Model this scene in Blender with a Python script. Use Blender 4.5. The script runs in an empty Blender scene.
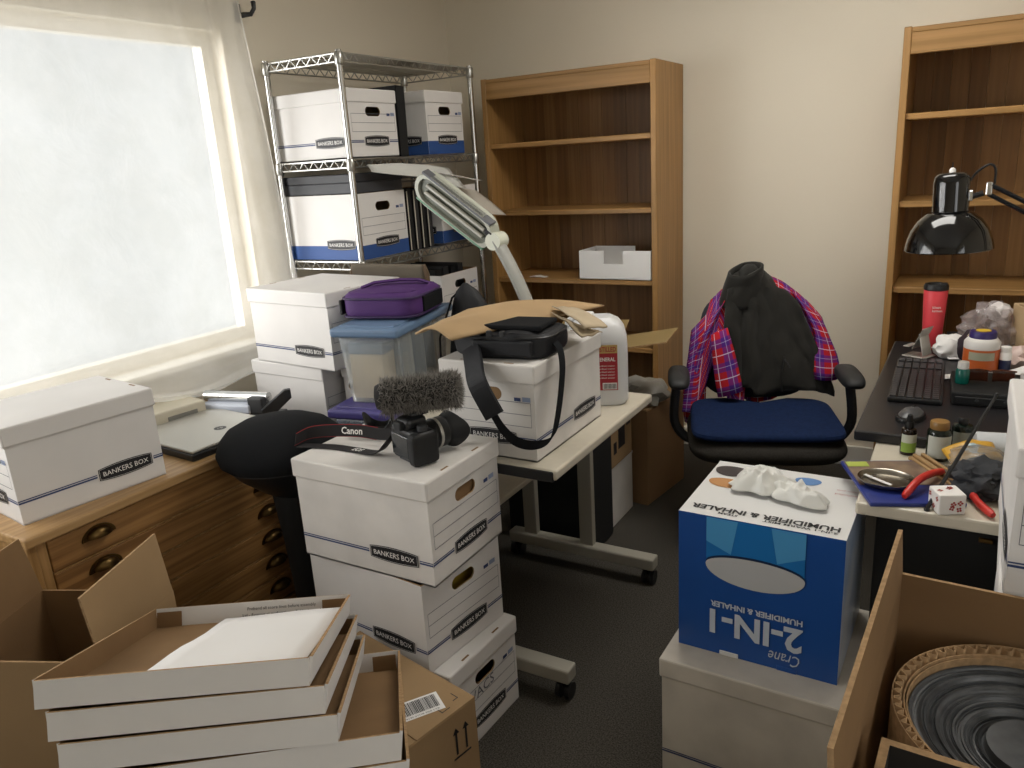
import bpy, bmesh, math, random
from mathutils import Vector, Matrix, noise
PI = math.pi
random.seed(7)
scene = bpy.context.scene
COL = scene.collection

# ------------------------------------------------------------------ camera
R = ((0.86494, 0.08910, -0.49391), (0.49829, -0.26984, 0.82394), (-0.05986, -0.95877, -0.27780))
cam_data = bpy.data.cameras.new('camera'); cam = bpy.data.objects.new('camera', cam_data); COL.objects.link(cam)
cam_data.sensor_width = 36.0; cam_data.lens = 775 / 1024 * 36; cam_data.clip_start = 0.02
cam.matrix_world = Matrix(((R[0][0], -R[0][1], -R[0][2], 0), (R[1][0], -R[1][1], -R[1][2], 0),
                           (R[2][0], -R[2][1], -R[2][2], 1.52), (0, 0, 0, 1)))
scene.camera = cam

# ------------------------------------------------------------------ daylight and added side fill
world = bpy.data.worlds.new('world'); scene.world = world; world.use_nodes = True
bg = world.node_tree.nodes['Background']; bg.inputs[0].default_value = (0.90, 0.97, 1.0, 1); bg.inputs[1].default_value = 0.72
def area(name, loc, rot, sx, sy, power, col):
    l = bpy.data.lights.new(name, 'AREA'); l.shape = 'RECTANGLE'; l.size = sx; l.size_y = sy; l.energy = power; l.color = col
    o = bpy.data.objects.new(name, l); COL.objects.link(o); o.location = loc; o.rotation_euler = rot; return o
wl_ = area('window_daylight', (-4.7, -0.75, 1.9), (0, 0, 0), 4.6, 3.2, 415, (1.0, 0.99, 0.97))
wl_.rotation_euler = Vector((0.68, 0.72, -0.06)).to_track_quat('-Z', 'Z').to_euler()
area('side_window_fill', (1.93, -0.15, 1.55), (0, PI / 2, 0), 1.2, 1.9, 14, (1.0, 0.985, 0.965))  # fill light added outside the unseen right-hand window to lift the room
vs = scene.view_settings
vs.view_transform = 'Standard'; vs.look = 'None'; vs.gamma = 1.0; vs.use_curve_mapping = False; vs.exposure = 0.48

# ------------------------------------------------------------------ helpers
def lin(c):
    if isinstance(c, str):
        c = [int(c[i:i + 2], 16) / 255 for i in (0, 2, 4)]
    return tuple((x / 12.92 if x <= 0.04045 else ((x + 0.055) / 1.055) ** 2.4) for x in c[:3]) + (1,)
MATS = {}
def mat(name, col, rough=0.6, metal=0.0, var=0.0, vscale=6.0, bump=0.0, bscale=150.0, col2=None, stretch=None,
        spec=0.5, alpha=1.0, transm=0.0, sheen=0.0, coat=0.0, detail=4.0):
    """Principled material whose colour wanders between col and col2 with noise, plus fine bump."""
    if name in MATS: return MATS[name]
    m = bpy.data.materials.new(name); m.use_nodes = True; MATS[name] = m
    nt = m.node_tree; N = nt.nodes; L = nt.links; b = N['Principled BSDF']
    c = lin(col); b.inputs['Base Color'].default_value = c; b.inputs['Roughness'].default_value = rough
    b.inputs['Metallic'].default_value = metal; b.inputs['Specular IOR Level'].default_value = spec
    b.inputs['Transmission Weight'].default_value = transm; b.inputs['Alpha'].default_value = alpha
    b.inputs['Sheen Weight'].default_value = sheen; b.inputs['Coat Weight'].default_value = coat
    if var or bump:
        tc = N.new('ShaderNodeTexCoord'); mp = N.new('ShaderNodeMapping'); L.new(tc.outputs['Object'], mp.inputs[0])
        if stretch: mp.inputs['Scale'].default_value = stretch
    if var:
        n = N.new('ShaderNodeTexNoise'); n.inputs['Scale'].default_value = vscale; n.inputs['Detail'].default_value = detail
        L.new(mp.outputs[0], n.inputs[0])
        r = N.new('ShaderNodeValToRGB'); r.color_ramp.elements[0].position = 0.35; r.color_ramp.elements[1].position = 0.65
        d = lin(col2) if col2 else tuple(x * (1 - var) for x in c[:3]) + (1,)
        r.color_ramp.elements[0].color = d; r.color_ramp.elements[1].color = c
        L.new(n.outputs['Fac'], r.inputs[0]); L.new(r.outputs[0], b.inputs['Base Color'])
    if bump:
        n2 = N.new('ShaderNodeTexNoise'); n2.inputs['Scale'].default_value = bscale; n2.inputs['Detail'].default_value = 3
        L.new(mp.outputs[0], n2.inputs[0])
        bp = N.new('ShaderNodeBump'); bp.inputs['Strength'].default_value = bump; bp.inputs['Distance'].default_value = 0.004
        L.new(n2.outputs['Fac'], bp.inputs['Height']); L.new(bp.outputs[0], b.inputs['Normal'])
    return m
def wood(name, a, b_, axis, rough=0.45, fine=60.0):
    st = [fine, fine, fine]; st['xyz'.index(axis)] = fine * 0.03
    m = mat(name, a, rough, var=1, vscale=1.0, col2=b_, stretch=tuple(st), detail=5, bump=0.06, bscale=1.0)
    # broad slow figure on top of the fine grain
    nt = m.node_tree; N = nt.nodes; L = nt.links; b = N['Principled BSDF']
    src = b.inputs['Base Color'].links[0].from_socket
    tc = N.new('ShaderNodeTexCoord'); mp = N.new('ShaderNodeMapping'); L.new(tc.outputs['Object'], mp.inputs[0])
    s2 = [9.0] * 3; s2['xyz'.index(axis)] = 0.8; mp.inputs['Scale'].default_value = s2
    n = N.new('ShaderNodeTexNoise'); n.inputs['Scale'].default_value = 1.0; L.new(mp.outputs[0], n.inputs[0])
    mr = N.new('ShaderNodeMapRange'); mr.inputs['From Min'].default_value = 0.3; mr.inputs['From Max'].default_value = 0.7
    mr.inputs['To Min'].default_value = 0.85; mr.inputs['To Max'].default_value = 1.06; L.new(n.outputs['Fac'], mr.inputs[0])
    mx = N.new('ShaderNodeMix'); mx.data_type = 'RGBA'; mx.blend_type = 'MULTIPLY'; mx.inputs[0].default_value = 1
    L.new(src, mx.inputs['A']); L.new(mr.outputs[0], mx.inputs['B']); L.new(mx.outputs['Result'], b.inputs['Base Color'])
    return m

def rotm(rx=0, ry=0, rz=0):
    return Matrix.Rotation(rz, 4, 'Z') @ Matrix.Rotation(ry, 4, 'Y') @ Matrix.Rotation(rx, 4, 'X')
def TR(x, y, z, rx=0, ry=0, rz=0): return Matrix.Translation((x, y, z)) @ rotm(rx, ry, rz)
TEXT = {}
def text_geo(s, bold=0.0, shear=0.0):
    k = (s, bold, shear)
    if k in TEXT: return TEXT[k]
    cu = bpy.data.curves.new('t', 'FONT'); cu.body = s; cu.size = 1; cu.align_x = 'CENTER'; cu.align_y = 'CENTER'
    cu.resolution_u = 2; cu.offset = bold; cu.shear = shear
    o = bpy.data.objects.new('t', cu); COL.objects.link(o)
    dg = bpy.context.evaluated_depsgraph_get(); me = bpy.data.meshes.new_from_object(o.evaluated_get(dg))
    vs_ = [tuple(v.co) for v in me.vertices]; fs = [tuple(p.vertices) for p in me.polygons]
    bpy.data.objects.remove(o); bpy.data.curves.remove(cu); bpy.data.meshes.remove(me)
    xs = [v[0] for v in vs_] or [0]; w = max(xs) - min(xs); x0 = (max(xs) + min(xs)) / 2
    ys = [v[1] for v in vs_] or [0]; h = max(ys) - min(ys); y0 = (max(ys) + min(ys)) / 2
    TEXT[k] = ([((v[0] - x0) / w, (v[1] - y0) / h, 0) for v in vs_], fs); return TEXT[k]

class MB:
    def __init__(s): s.v = []; s.f = []; s.m = []; s.s = []; s.uv = {}
    def add(s, vs_, fs, mi=0, smooth=False, T=None):
        k = len(s.v)
        s.v += [tuple(T @ Vector(v)) if T else tuple(v) for v in vs_]
        for f in fs:
            s.f.append(tuple(i + k for i in f)); s.m.append(mi); s.s.append(smooth)
        return s
    def box(s, c, d, mi=0, T=None, fm=None):
        x, y, z = c; a, b, e = d[0] / 2, d[1] / 2, d[2] / 2
        vs_ = [(x + i * a, y + j * b, z + k * e) for k in (-1, 1) for j in (-1, 1) for i in (-1, 1)]
        F = {'-z': (0, 2, 3, 1), '+z': (4, 5, 7, 6), '-y': (0, 1, 5, 4), '+y': (2, 6, 7, 3), '-x': (0, 4, 6, 2), '+x': (1, 3, 7, 5)}
        k = len(s.v); s.v += [tuple(T @ Vector(v)) if T else v for v in vs_]
        for n, f in F.items():
            s.f.append(tuple(i + k for i in f)); s.m.append((fm or {}).get(n, mi)); s.s.append(False)
        return s
    def rbox(s, c, d, r=0.004, seg=2, mi=0, T=None, taper=None):
        bm = bmesh.new(); bmesh.ops.create_cube(bm, size=1)
        for v in bm.verts:
            t = (taper if taper and v.co.z < 0 else 1)
            v.co = Vector((v.co.x * d[0] * t, v.co.y * d[1] * t, v.co.z * d[2]))
        bmesh.ops.bevel(bm, geom=list(bm.edges), offset=r, segments=seg, affect='EDGES', profile=0.5)
        bm.verts.index_update()
        vs_ = [(v.co.x + c[0], v.co.y + c[1], v.co.z + c[2]) for v in bm.verts]
        fs = [tuple(v.index for v in f.verts) for f in bm.faces]; bm.free()
        return s.add(vs_, fs, mi, False, T)
    def tube(s, pts, r, n=8, mi=0, caps=True, T=None, flat=None, closed=False):
        P = [Vector(p) for p in pts]; m = len(P); rs = r if isinstance(r, (list, tuple)) else [r] * m
        vs_ = []; up = None
        for i, p in enumerate(P):
            if closed: t = (P[(i + 1) % m] - P[i - 1])
            else: t = (P[min(i + 1, m - 1)] - P[max(i - 1, 0)])
            t.normalize()
            if up is None:
                up = Vector((0, 0, 1)) if abs(t.z) < 0.9 else Vector((1, 0, 0))
            a = up - t * up.dot(t)
            if a.length < 1e-5: a = t.orthogonal()
            a.normalize(); b = t.cross(a); up = a
            fl = flat or 1.0
            for k in range(n):
                an = 2 * PI * k / n
                vs_.append(p + a * (math.cos(an) * rs[i]) * fl + b * (math.sin(an) * rs[i]))
        fs = []
        for i in range(m if closed else m - 1):
            j = (i + 1) % m
            for k in range(n):
                l = (k + 1) % n; fs.append((i * n + k, i * n + l, j * n + l, j * n + k))
        if caps and not closed:
            fs.append(tuple(range(n - 1, -1, -1))); fs.append(tuple((m - 1) * n + k for k in range(n)))
        return s.add(vs_, fs, mi, n > 4, T)
    def lathe(s, prof, n=24, mi=0, T=None, mis=None, sx=1.0, sy=1.0):
        vs_ = []; m = len(prof)
        for r, z in prof:
            for k in range(n):
                a = 2 * PI * k / n; vs_.append((r * math.cos(a) * sx, r * math.sin(a) * sy, z))
        k0 = len(s.f)
        s.add(vs_, [(i * n + k, i * n + (k + 1) % n, (i + 1) * n + (k + 1) % n, (i + 1) * n + k) for i in range(m - 1) for k in range(n)], mi, True, T)
        if mis:
            for i in range(m - 1):
                for k in range(n): s.m[k0 + i * n + k] = mis[i]
        if prof[0][0] > 1e-6: s.add(vs_[:n], [tuple(range(n - 1, -1, -1))], mis[0] if mis else mi, False, T)
        if prof[-1][0] > 1e-6: s.add(vs_[-n:], [tuple(range(n))], mis[-1] if mis else mi, False, T)
        return s
    def grid(s, fn, nu, nv, mi=0, T=None, uv=None, cu=False):
        k0 = len(s.f); vs_ = [fn(i / nu, j / nv) for j in range(nv + 1) for i in range(nu + (0 if cu else 1))]
        w = nu if cu else nu + 1; fs = []
        for j in range(nv):
            for i in range(nu):
                a = j * w + i; b = j * w + (i + 1) % w; fs.append((a, b, b + w, a + w))
        base = len(s.v); s.add(vs_, fs, mi, True, T)
        if uv:
            for q, (j, i) in enumerate((j, i) for j in range(nv) for i in range(nu)):
                c = [(i, j), (i + 1, j), (i + 1, j + 1), (i, j + 1)]
                s.uv[k0 + q] = [uv(a / nu, b / nv) for a, b in c]
        return s
    def prism(s, outline, depth, mi=0, T=None, side=None):
        n = len(outline); vs_ = [(x, y, 0) for x, y in outline] + [(x, y, depth) for x, y in outline]
        s.add(vs_, [tuple(range(n - 1, -1, -1)), tuple(range(n, 2 * n))], mi, False, T)
        return s.add(vs_, [(i, (i + 1) % n, n + (i + 1) % n, n + i) for i in range(n)], mi if side is None else side, False, T)
    def text(s, t, w, h, T, mi=0, bold=0.0, shear=0.0):
        vs_, fs = text_geo(t, bold, shear)
        return s.add([(x * w, y * h, 0) for x, y, _ in vs_], fs, mi, False, T)
    def build(s, name, mats, parent=None, loc=None, rot=None, kind=None, solid=0, sub=0):
        me = bpy.data.meshes.new(name); me.from_pydata(s.v, [], s.f)
        for m in (mats if isinstance(mats, (list, tuple)) else [mats]): me.materials.append(m)
        me.polygons.foreach_set('material_index', s.m); me.polygons.foreach_set('use_smooth', s.s)
        if s.uv:
            lay = me.uv_layers.new(name='map')
            for p in me.polygons:
                u = s.uv.get(p.index)
                if u:
                    for k, li in enumerate(p.loop_indices): lay.data[li].uv = u[k]
        me.update()
        if any(s.s): me.set_sharp_from_angle(angle=math.radians(42))
        return link(name, me, parent, loc, rot, kind, solid, sub)
def link(name, me, parent=None, loc=None, rot=None, kind=None, solid=0, sub=0):
    o = bpy.data.objects.new(name, me); COL.objects.link(o)
    if parent: o.parent = parent
    if loc: o.location = loc
    if rot: o.rotation_euler = rot
    if kind: o['kind'] = kind
    if solid:
        md = o.modifiers.new('solid', 'SOLIDIFY'); md.thickness = solid; md.offset = 0
    if sub:
        md = o.modifiers.new('sub', 'SUBSURF'); md.levels = sub; md.render_levels = sub
    return o
def tag(o, label, cat, group=None, kind=None):
    o['label'] = label; o['category'] = cat
    if group: o['group'] = group
    if kind: o['kind'] = kind
    return o
def thing(name, label, cat, loc=(0, 0, 0), rz=0, group=None):
    o = bpy.data.objects.new(name, None); COL.objects.link(o); o.location = loc; o.rotation_euler = (0, 0, rz)
    o.empty_display_size = 0.05
    return tag(o, label, cat, group)
def struct(o): o['kind'] = 'structure'; return o
def crumple(mb, c, rad, amp, seed, sub=3, mi=0, freq=2.2, flat=None, T=None):
    """A crumpled lump: an icosphere with ridged folds."""
    bm = bmesh.new(); bmesh.ops.create_icosphere(bm, subdivisions=sub, radius=1)
    sd = Vector((seed * 3.7, seed * 1.3, seed * 7.1)); bm.verts.index_update(); vs_ = []
    for v in bm.verts:
        d = v.co.normalized()
        k = noise.noise(d * freq + sd) + 0.5 * (1 - 2 * abs(noise.noise(d * freq * 2.3 + sd * 2)))
        p = d * (1 + amp * k)
        p = Vector((p.x * rad[0] + c[0], p.y * rad[1] + c[1], p.z * rad[2] + c[2]))
        if flat is not None and p.z < flat: p.z = flat
        vs_.append(tuple(p))
    fs = [tuple(v.index for v in f.verts) for f in bm.faces]; bm.free()
    return mb.add(vs_, fs, mi, True, T)

# ------------------------------------------------------------------ materials
M_wall = mat('wall_paint', 'E4DBC9', 0.85, bump=0.05, bscale=90, var=0.05, vscale=1.2)
M_ceil = mat('ceiling_paint', 'EEEAE2', 0.9)
M_carpet = mat('carpet', '5A5650', 0.98, var=1, vscale=230, col2='38352F', bump=0.8, bscale=420, spec=0.1, detail=2)
M_frame = mat('window_frame_paint', 'E4DFD4', 0.5)
M_card = mat('white_card', 'E2DFDC', 0.62, var=0.06, vscale=5, bump=0.02, bscale=60, spec=0.3)
M_card2 = mat('white_card_scuffed', 'DCD8D3', 0.65, var=0.13, vscale=7, bump=0.03, bscale=60, spec=0.3)
M_kraft = mat('kraft_card', 'A38764', 0.8, var=0.14, vscale=4, bump=0.05, bscale=120, spec=0.2)
M_kraft_in = mat('kraft_inside', '8A6D4D', 0.85, var=0.15, vscale=5, bump=0.04, bscale=120, spec=0.2)
M_kraft_edge = mat('kraft_edge', 'B3936E', 0.9, var=0.3, vscale=90, spec=0.1)
M_ink = mat('black_ink', '15151A', 0.55)
M_blueink = mat('blue_ink', '33436F', 0.6)
M_blueband = mat('blue_band', '2C4F8C', 0.6)
M_paper = mat('paper', 'EEECEA', 0.7, var=0.03, vscale=3)
M_whiteink = mat('white_ink', 'EDEAE6', 0.6)
OAK = ('AE8450', '95703E')
M_oak_z = wood('oak_upright', *OAK, 'z'); M_oak_x = wood('oak_crosswise', *OAK, 'x'); M_oak_y = wood('oak_lengthwise', *OAK, 'y')
M_back = [wood('oak_back_%s' % n, a, b, 'z', 0.5) for n, a, b in (('mid', '946C3D', '815C31'), ('dark', '8B6438', '78562C'), ('light', '9F7747', '8B6538'))]
M_dres_y = wood('chest_oak_lengthwise', 'A87D4A', '7E5830', 'y', 0.4); M_dres_top = wood('chest_top_oak', 'BE9A6A', 'A17C4E', 'y', 0.4)
M_dres_z = wood('chest_oak_upright', 'B48D5C', '94703F', 'z', 0.45)
M_chrome = mat('chrome', 'C8C8C6', 0.22, metal=1)
M_steel = mat('steel_wire', 'B4B4B0', 0.3, metal=1)
M_brass = mat('aged_brass', '6B5533', 0.35, metal=1, var=0.4, vscale=30)
M_black = mat('black_plastic', '17181A', 0.4)
M_blackm = mat('black_matte', '121314', 0.75)
M_blackfab = mat('black_fabric', '18191B', 0.92, bump=0.3, bscale=500, spec=0.15)
M_nylon = mat('black_nylon', '141519', 0.6, bump=0.25, bscale=260, spec=0.35)
M_dkgrey = mat('dark_grey_plastic', '2E2F31', 0.5)
M_beige = mat('beige_laminate', 'C9C1B0', 0.35, var=0.04, vscale=40)
M_greymetal = mat('grey_painted_metal', 'A7A397', 0.45)
M_silver = mat('silver_plastic', 'B9B6AE', 0.35, metal=0.5)
M_red = mat('red_plastic', 'C62B22', 0.4)
M_clear = mat('clear_plastic', 'D4DCE0', 0.18, transm=0.6, alpha=0.33)
# ------------------------------------------------------------------ the room
XL, XR, YF, YB, ZC = -2.57, 1.62, -1.5, 3.82, 2.55
def wall_with_window(name, x, y0, y1, w, side, win_name, turn=None):
    a, b, c, d = w; t = 0.14; xc = x + side * t / 2; m = MB()
    m.box((xc, (y0 + a) / 2, ZC / 2), (t, a - y0, ZC)); m.box((xc, (b + y1) / 2, ZC / 2), (t, y1 - b, ZC))
    m.box((xc, (a + b) / 2, c / 2), (t, b - a, c)); m.box((xc, (a + b) / 2, (d + ZC) / 2), (t, b - a, ZC - d))
    wl = struct(m.build(name, M_wall))
    wn = bpy.data.objects.new(win_name, None); COL.objects.link(wn); struct(wn); wn.location = (x, (a + b) / 2, c)
    W, H = b - a, d - c; xo = side * 0.09
    f = MB()
    for yy in (-W / 2 + 0.025, W / 2 - 0.025): f.box((xo, yy, H / 2), (0.05, 0.05, H))
    for zz in (0.025, H - 0.025): f.box((xo, 0, zz), (0.05, W - 0.1, 0.05))
    f.build('window_frame', M_frame, wn)
    f = MB().box((xo, 0, H / 2), (0.04, 0.045, H - 0.1)); f.build('mullion', M_frame, wn)
    g = mat('window_glass', 'FFFFFF', 0.02, alpha=0.06)
    for s in (-1, 1): MB().box((xo, s * W / 4, H / 2), (0.006, W / 2 - 0.07, H - 0.1)).build('pane', g, wn)
    MB().rbox((-side * 0.02, 0, -0.012), (0.10, W + 0.08, 0.025), 0.006).build('window_sill', M_frame, wn)
    if turn is not None:
        G = Matrix.Rotation(turn, 4, 'Z'); wn.matrix_world = G @ Matrix.Translation(wn.location); wl.matrix_world = G
struct(MB().box(((XL + XR) / 2, (YF + YB) / 2, -0.05), (XR - XL + 0.3, YB - YF + 0.3, 0.1)).build('floor', M_carpet))
struct(MB().box(((XL + XR) / 2, (YF + YB) / 2, ZC + 0.05), (XR - XL + 0.3, YB - YF + 0.3, 0.1)).build('ceiling', M_ceil))
struct(MB().box(((XL + XR) / 2, YB + 0.07, ZC / 2), (XR - XL + 0.3, 0.14, ZC)).build('wall_back', M_wall))
wall_with_window('wall_left', XL, YF, YB, (-0.75, 2.27, 0.86, 2.06), -1, 'window_1')
wall_with_window('wall_right', XR, YF, YB, (-1.05, 0.75, 0.95, 2.15), 1, 'fill_window')  # window in this wall is added out of view to let fill in
struct(MB().box(((XL + XR) / 2, YF - 0.07, ZC / 2), (XR - XL + 0.3, 0.14, ZC)).build('wall_front', M_wall))
cl_ = thing('ceiling_fill', 'white framed fill panel added unseen above the back of the room', 'fill light', (-0.45, 2.45, ZC))  # glowing panel added out of view to brighten the back half
MB().rbox((0, 0, -0.025), (1.28, 0.68, 0.05), 0.006).build('housing', M_frame, cl_)
m_em = bpy.data.materials.new('fill_emission'); m_em.use_nodes = True; b_ = m_em.node_tree.nodes['Principled BSDF']
b_.inputs['Emission Color'].default_value = (1.0, 0.965, 0.90, 1); b_.inputs['Emission Strength'].default_value = 7.3; b_.inputs['Base Color'].default_value = (0.9, 0.9, 0.9, 1)
MB().box((0, 0, -0.054), (1.20, 0.60, 0.008)).build('fill_panel', m_em, cl_)
struct(MB().rbox(((XL + XR) / 2, YB - 0.008, 0.05), (XR - XL, 0.016, 0.10), 0.004).build('baseboard_back', M_frame))
struct(MB().rbox((XL + 0.008, (YF + YB) / 2 - 0.02, 0.05), (0.016, YB - YF - 0.06, 0.10), 0.004).build('baseboard_left', M_frame))

# ------------------------------------------------------------------ curtain sheet over the window
m_cur = bpy.data.materials.new('curtain_cloth'); m_cur.use_nodes = True
nt = m_cur.node_tree; N = nt.nodes; L = nt.links
for n in list(N): N.remove(n)
out = N.new('ShaderNodeOutputMaterial'); mx = N.new('ShaderNodeMixShader'); df = N.new('ShaderNodeBsdfDiffuse'); tr = N.new('ShaderNodeBsdfTranslucent')
tc = N.new('ShaderNodeTexCoord'); nz = N.new('ShaderNodeTexNoise'); nz.inputs['Scale'].default_value = 5; nz.inputs['Detail'].default_value = 6
L.new(tc.outputs['Object'], nz.inputs[0]); rp = N.new('ShaderNodeValToRGB')
rp.color_ramp.elements[0].color = lin('EBE8E0'); rp.color_ramp.elements[1].color = lin('F7F5F0')
rp.color_ramp.elements[0].position = 0.38; rp.color_ramp.elements[1].position = 0.62
L.new(nz.outputs['Fac'], rp.inputs[0])
for q in (df, tr): L.new(rp.outputs[0], q.inputs['Color'])
nb = N.new('ShaderNodeTexNoise'); nb.inputs['Scale'].default_value = 6; nb.inputs['Detail'].default_value = 6; nb.inputs['Distortion'].default_value = 0.4
L.new(tc.outputs['Object'], nb.inputs[0])
bp = N.new('ShaderNodeBump'); bp.inputs['Strength'].default_value = 0.35; bp.inputs['Distance'].default_value = 0.03
L.new(nb.outputs['Fac'], bp.inputs['Height'])
for q in (df, tr): L.new(bp.outputs[0], q.inputs['Normal'])
mx.inputs[0].default_value = 0.15; L.new(df.outputs[0], mx.inputs[1]); L.new(tr.outputs[0], mx.inputs[2])
tp_ = N.new('ShaderNodeBsdfTransparent'); m2 = N.new('ShaderNodeMixShader'); mr = N.new('ShaderNodeMapRange')     # loose weave: light passes between the threads
mr.inputs['From Min'].default_value = 0.36; mr.inputs['From Max'].default_value = 0.64; mr.inputs['To Min'].default_value = 0.485; mr.inputs['To Max'].default_value = 0.52
L.new(nb.outputs['Fac'], mr.inputs[0]); L.new(mr.outputs[0], m2.inputs[0]); L.new(mx.outputs[0], m2.inputs[1]); L.new(tp_.outputs[0], m2.inputs[2]); L.new(m2.outputs[0], out.inputs[0])
def curtain_pt(u, v):
    """u along the wall, v from the rod (0) down to the hem (1)."""
    y = -0.95 + u * 3.245 + 0.15 * v * u
    drop = v * 1.52
    prof = [(0.0, 2.32, 0.0), (1.20, 0.985, 0.010), (1.28, 0.905, 0.045), (1.36, 0.845, 0.105), (1.43, 0.79, 0.115), (1.48, 0.765, 0.075), (1.52, 0.785, 0.02)]
    for (d0, z0, x0), (d1, z1, x1) in zip(prof, prof[1:]):
        if drop <= d1 + 1e-9:
            k = (drop - d0) / (d1 - d0); k2 = k * k * (3 - 2 * k) if d0 > 1 else k; z = z0 + (z1 - z0) * k; bx = x0 + (x1 - x0) * k2; break
    edge = max(0, (u - 0.885) / 0.115)
    fold = 0.010 * math.sin(y * 11 + 0.8) + 0.012 * noise.noise(Vector((y * 2.6, v * 1.3, 2.0)))
    fold += edge * 0.036 * math.sin((u - 0.885) * 140) * (1 - 0.35 * v)
    fold += 0.010 * math.sin((y * 2.2 + z * 3.4)) * v
    sag = 0.04 * math.sin(PI * min(1, u * 1.02)) * max(0, v - 0.8) / 0.2
    z += 0.05 * max(0, v - 0.75) / 0.25 * noise.noise(Vector((y * 3.0, 7.7, 0)))
    y += 0.012 * noise.noise(Vector((v * 4, u * 5, 9.0)))
    return (XL + 0.075 + bx + fold + sag * 0.6, y, z)
cu = MB().grid(curtain_pt, 220, 84).build('curtain', m_cur)
tag(cu, 'white cotton sheet hung as a curtain over the bright window', 'curtain')
rod = thing('curtain_rod', 'black metal curtain rod with a curled end above the window', 'curtain rod', (XL + 0.075, 1.2, 2.33))
MB().tube([(0, -2.25, 0), (0, 1.24, 0)], 0.011, 10).build('rod', M_black, rod)
fin = MB().tube([(0, 1.24, 0), (0, 1.27, -0.0), (0.0, 1.30, 0.012), (0, 1.315, 0.035), (0, 1.30, 0.055), (0, 1.28, 0.05), (0, 1.275, 0.035)], [0.011, 0.011, 0.010, 0.009, 0.008, 0.007, 0.006], 8)
fin.build('finial', M_black, rod)
hb = thing('wall_hook', 'small black metal hook on the wall beside the curtain', 'hook', (XL, 2.365, 2.125))
MB().rbox((0.004, 0, 0.01), (0.008, 0.03, 0.07), 0.003).build('plate', M_black, hb)
MB().tube([(0.0, 0, 0.0), (0.04, 0.0, 0.0), (0.065, 0.01, 0.0), (0.075, 0.02, 0.02), (0.07, 0.025, 0.045)], [0.011, 0.010, 0.009, 0.008, 0.01], 8).build('arm', M_black, hb)

# ------------------------------------------------------------------ oak bookcases on the back wall
def bookcase(x0, w, label, shelves):
    y0, d, H, t = 3.42, 0.375, 1.90, 0.026
    b = thing('bookcase', label, 'bookcase', (x0 + w / 2, y0 + d / 2, 0), group='oak bookcases along the back wall')
    for s in (-1, 1): MB().rbox((s * (w / 2 - t / 2), 0, H / 2), (t, d, H), 0.002, 1).build('side_panel', M_oak_z, b)
    MB().rbox((0, 0, H - 0.03), (w - 2 * t, d - 0.01, 0.022), 0.002, 1).build('top_panel', M_oak_x, b)
    MB().rbox((0, -d / 2 + 0.012, H - 0.058), (w - 2 * t, 0.020, 0.075), 0.002, 1).build('fascia', M_oak_x, b)
    MB().rbox((0, -d / 2 + 0.012, H - 0.012), (w - 2 * t, 0.024, 0.018), 0.002, 1).build('top_moulding', M_oak_x, b)
    MB().rbox((0, -d / 2 + 0.03, 0.05), (w - 2 * t, 0.02, 0.10), 0.002, 1).build('plinth', M_oak_x, b)
    n = 13; pw = (w - 2 * t) / n
    for i in range(n):
        MB().box((-w / 2 + t + pw * (i + 0.5), d / 2 - 0.012 + 0.0012 * (i % 2), H / 2), (pw - 0.0008, 0.012, H - 0.06)).build('back_plank', M_back[(i * 7 + i // 3) % 3], b)
    for z in shelves:
        sh = MB().rbox((0, 0, z - 0.012), (w - 2 * t, d - 0.03, 0.024), 0.003, 1).build('shelf', M_oak_x, b)
    return b
SH = (1.597, 1.272, 0.937, 0.61, 0.30, 0.11)
bookcase(-2.123, 0.89, 'oak bookcase holding a white cardboard tray, beside the wire rack', SH)
bookcase(-0.276, 0.89, 'oak bookcase standing behind the black desk lamp', SH)

# ------------------------------------------------------------------ storage boxes
LOGO_W, LOGO_H = 0.152, 0.043
def barrel(w, h, e=0.74, n=9):
    top = [(-w / 2 + w * i / n, h / 2 * (e + (1 - e) * math.sin(PI * i / n) ** 0.8)) for i in range(n + 1)]
    return top + [(x, -y) for x, y in reversed(top)]
def make_logo():
    m = MB()
    pts = barrel(LOGO_W, LOGO_H); m.add([(x, y, 0) for x, y in pts], [tuple(range(len(pts) - 1, -1, -1))], 0)
    a = barrel(LOGO_W - 0.005, LOGO_H - 0.005); b = barrel(LOGO_W - 0.0066, LOGO_H - 0.0066); n = len(a)
    m.add([(x, y, 0.0003) for x, y in a] + [(x, y, 0.0003) for x, y in b], [(i, n + i, n + (i + 1) % n, (i + 1) % n) for i in range(n)], 1)
    o = m.build('logo_label', [M_ink, M_whiteink]); me = o.data; bpy.data.objects.remove(o)
    m = MB(); vs_, fs = text_geo('BANKERS BOX', 0.004)
    m.add([(x * (LOGO_W - 0.024), y * 0.0125 * (1 + 0.2 * (1 - (2 * x) ** 2)), 0.0006) for x, y, _ in vs_], fs, 0)
    o = m.build('lettering', [M_whiteink]); le = o.data; bpy.data.objects.remove(o)
    return me, le
LOGO, LETTER = make_logo()
for p in LOGO.polygons: pass
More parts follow.
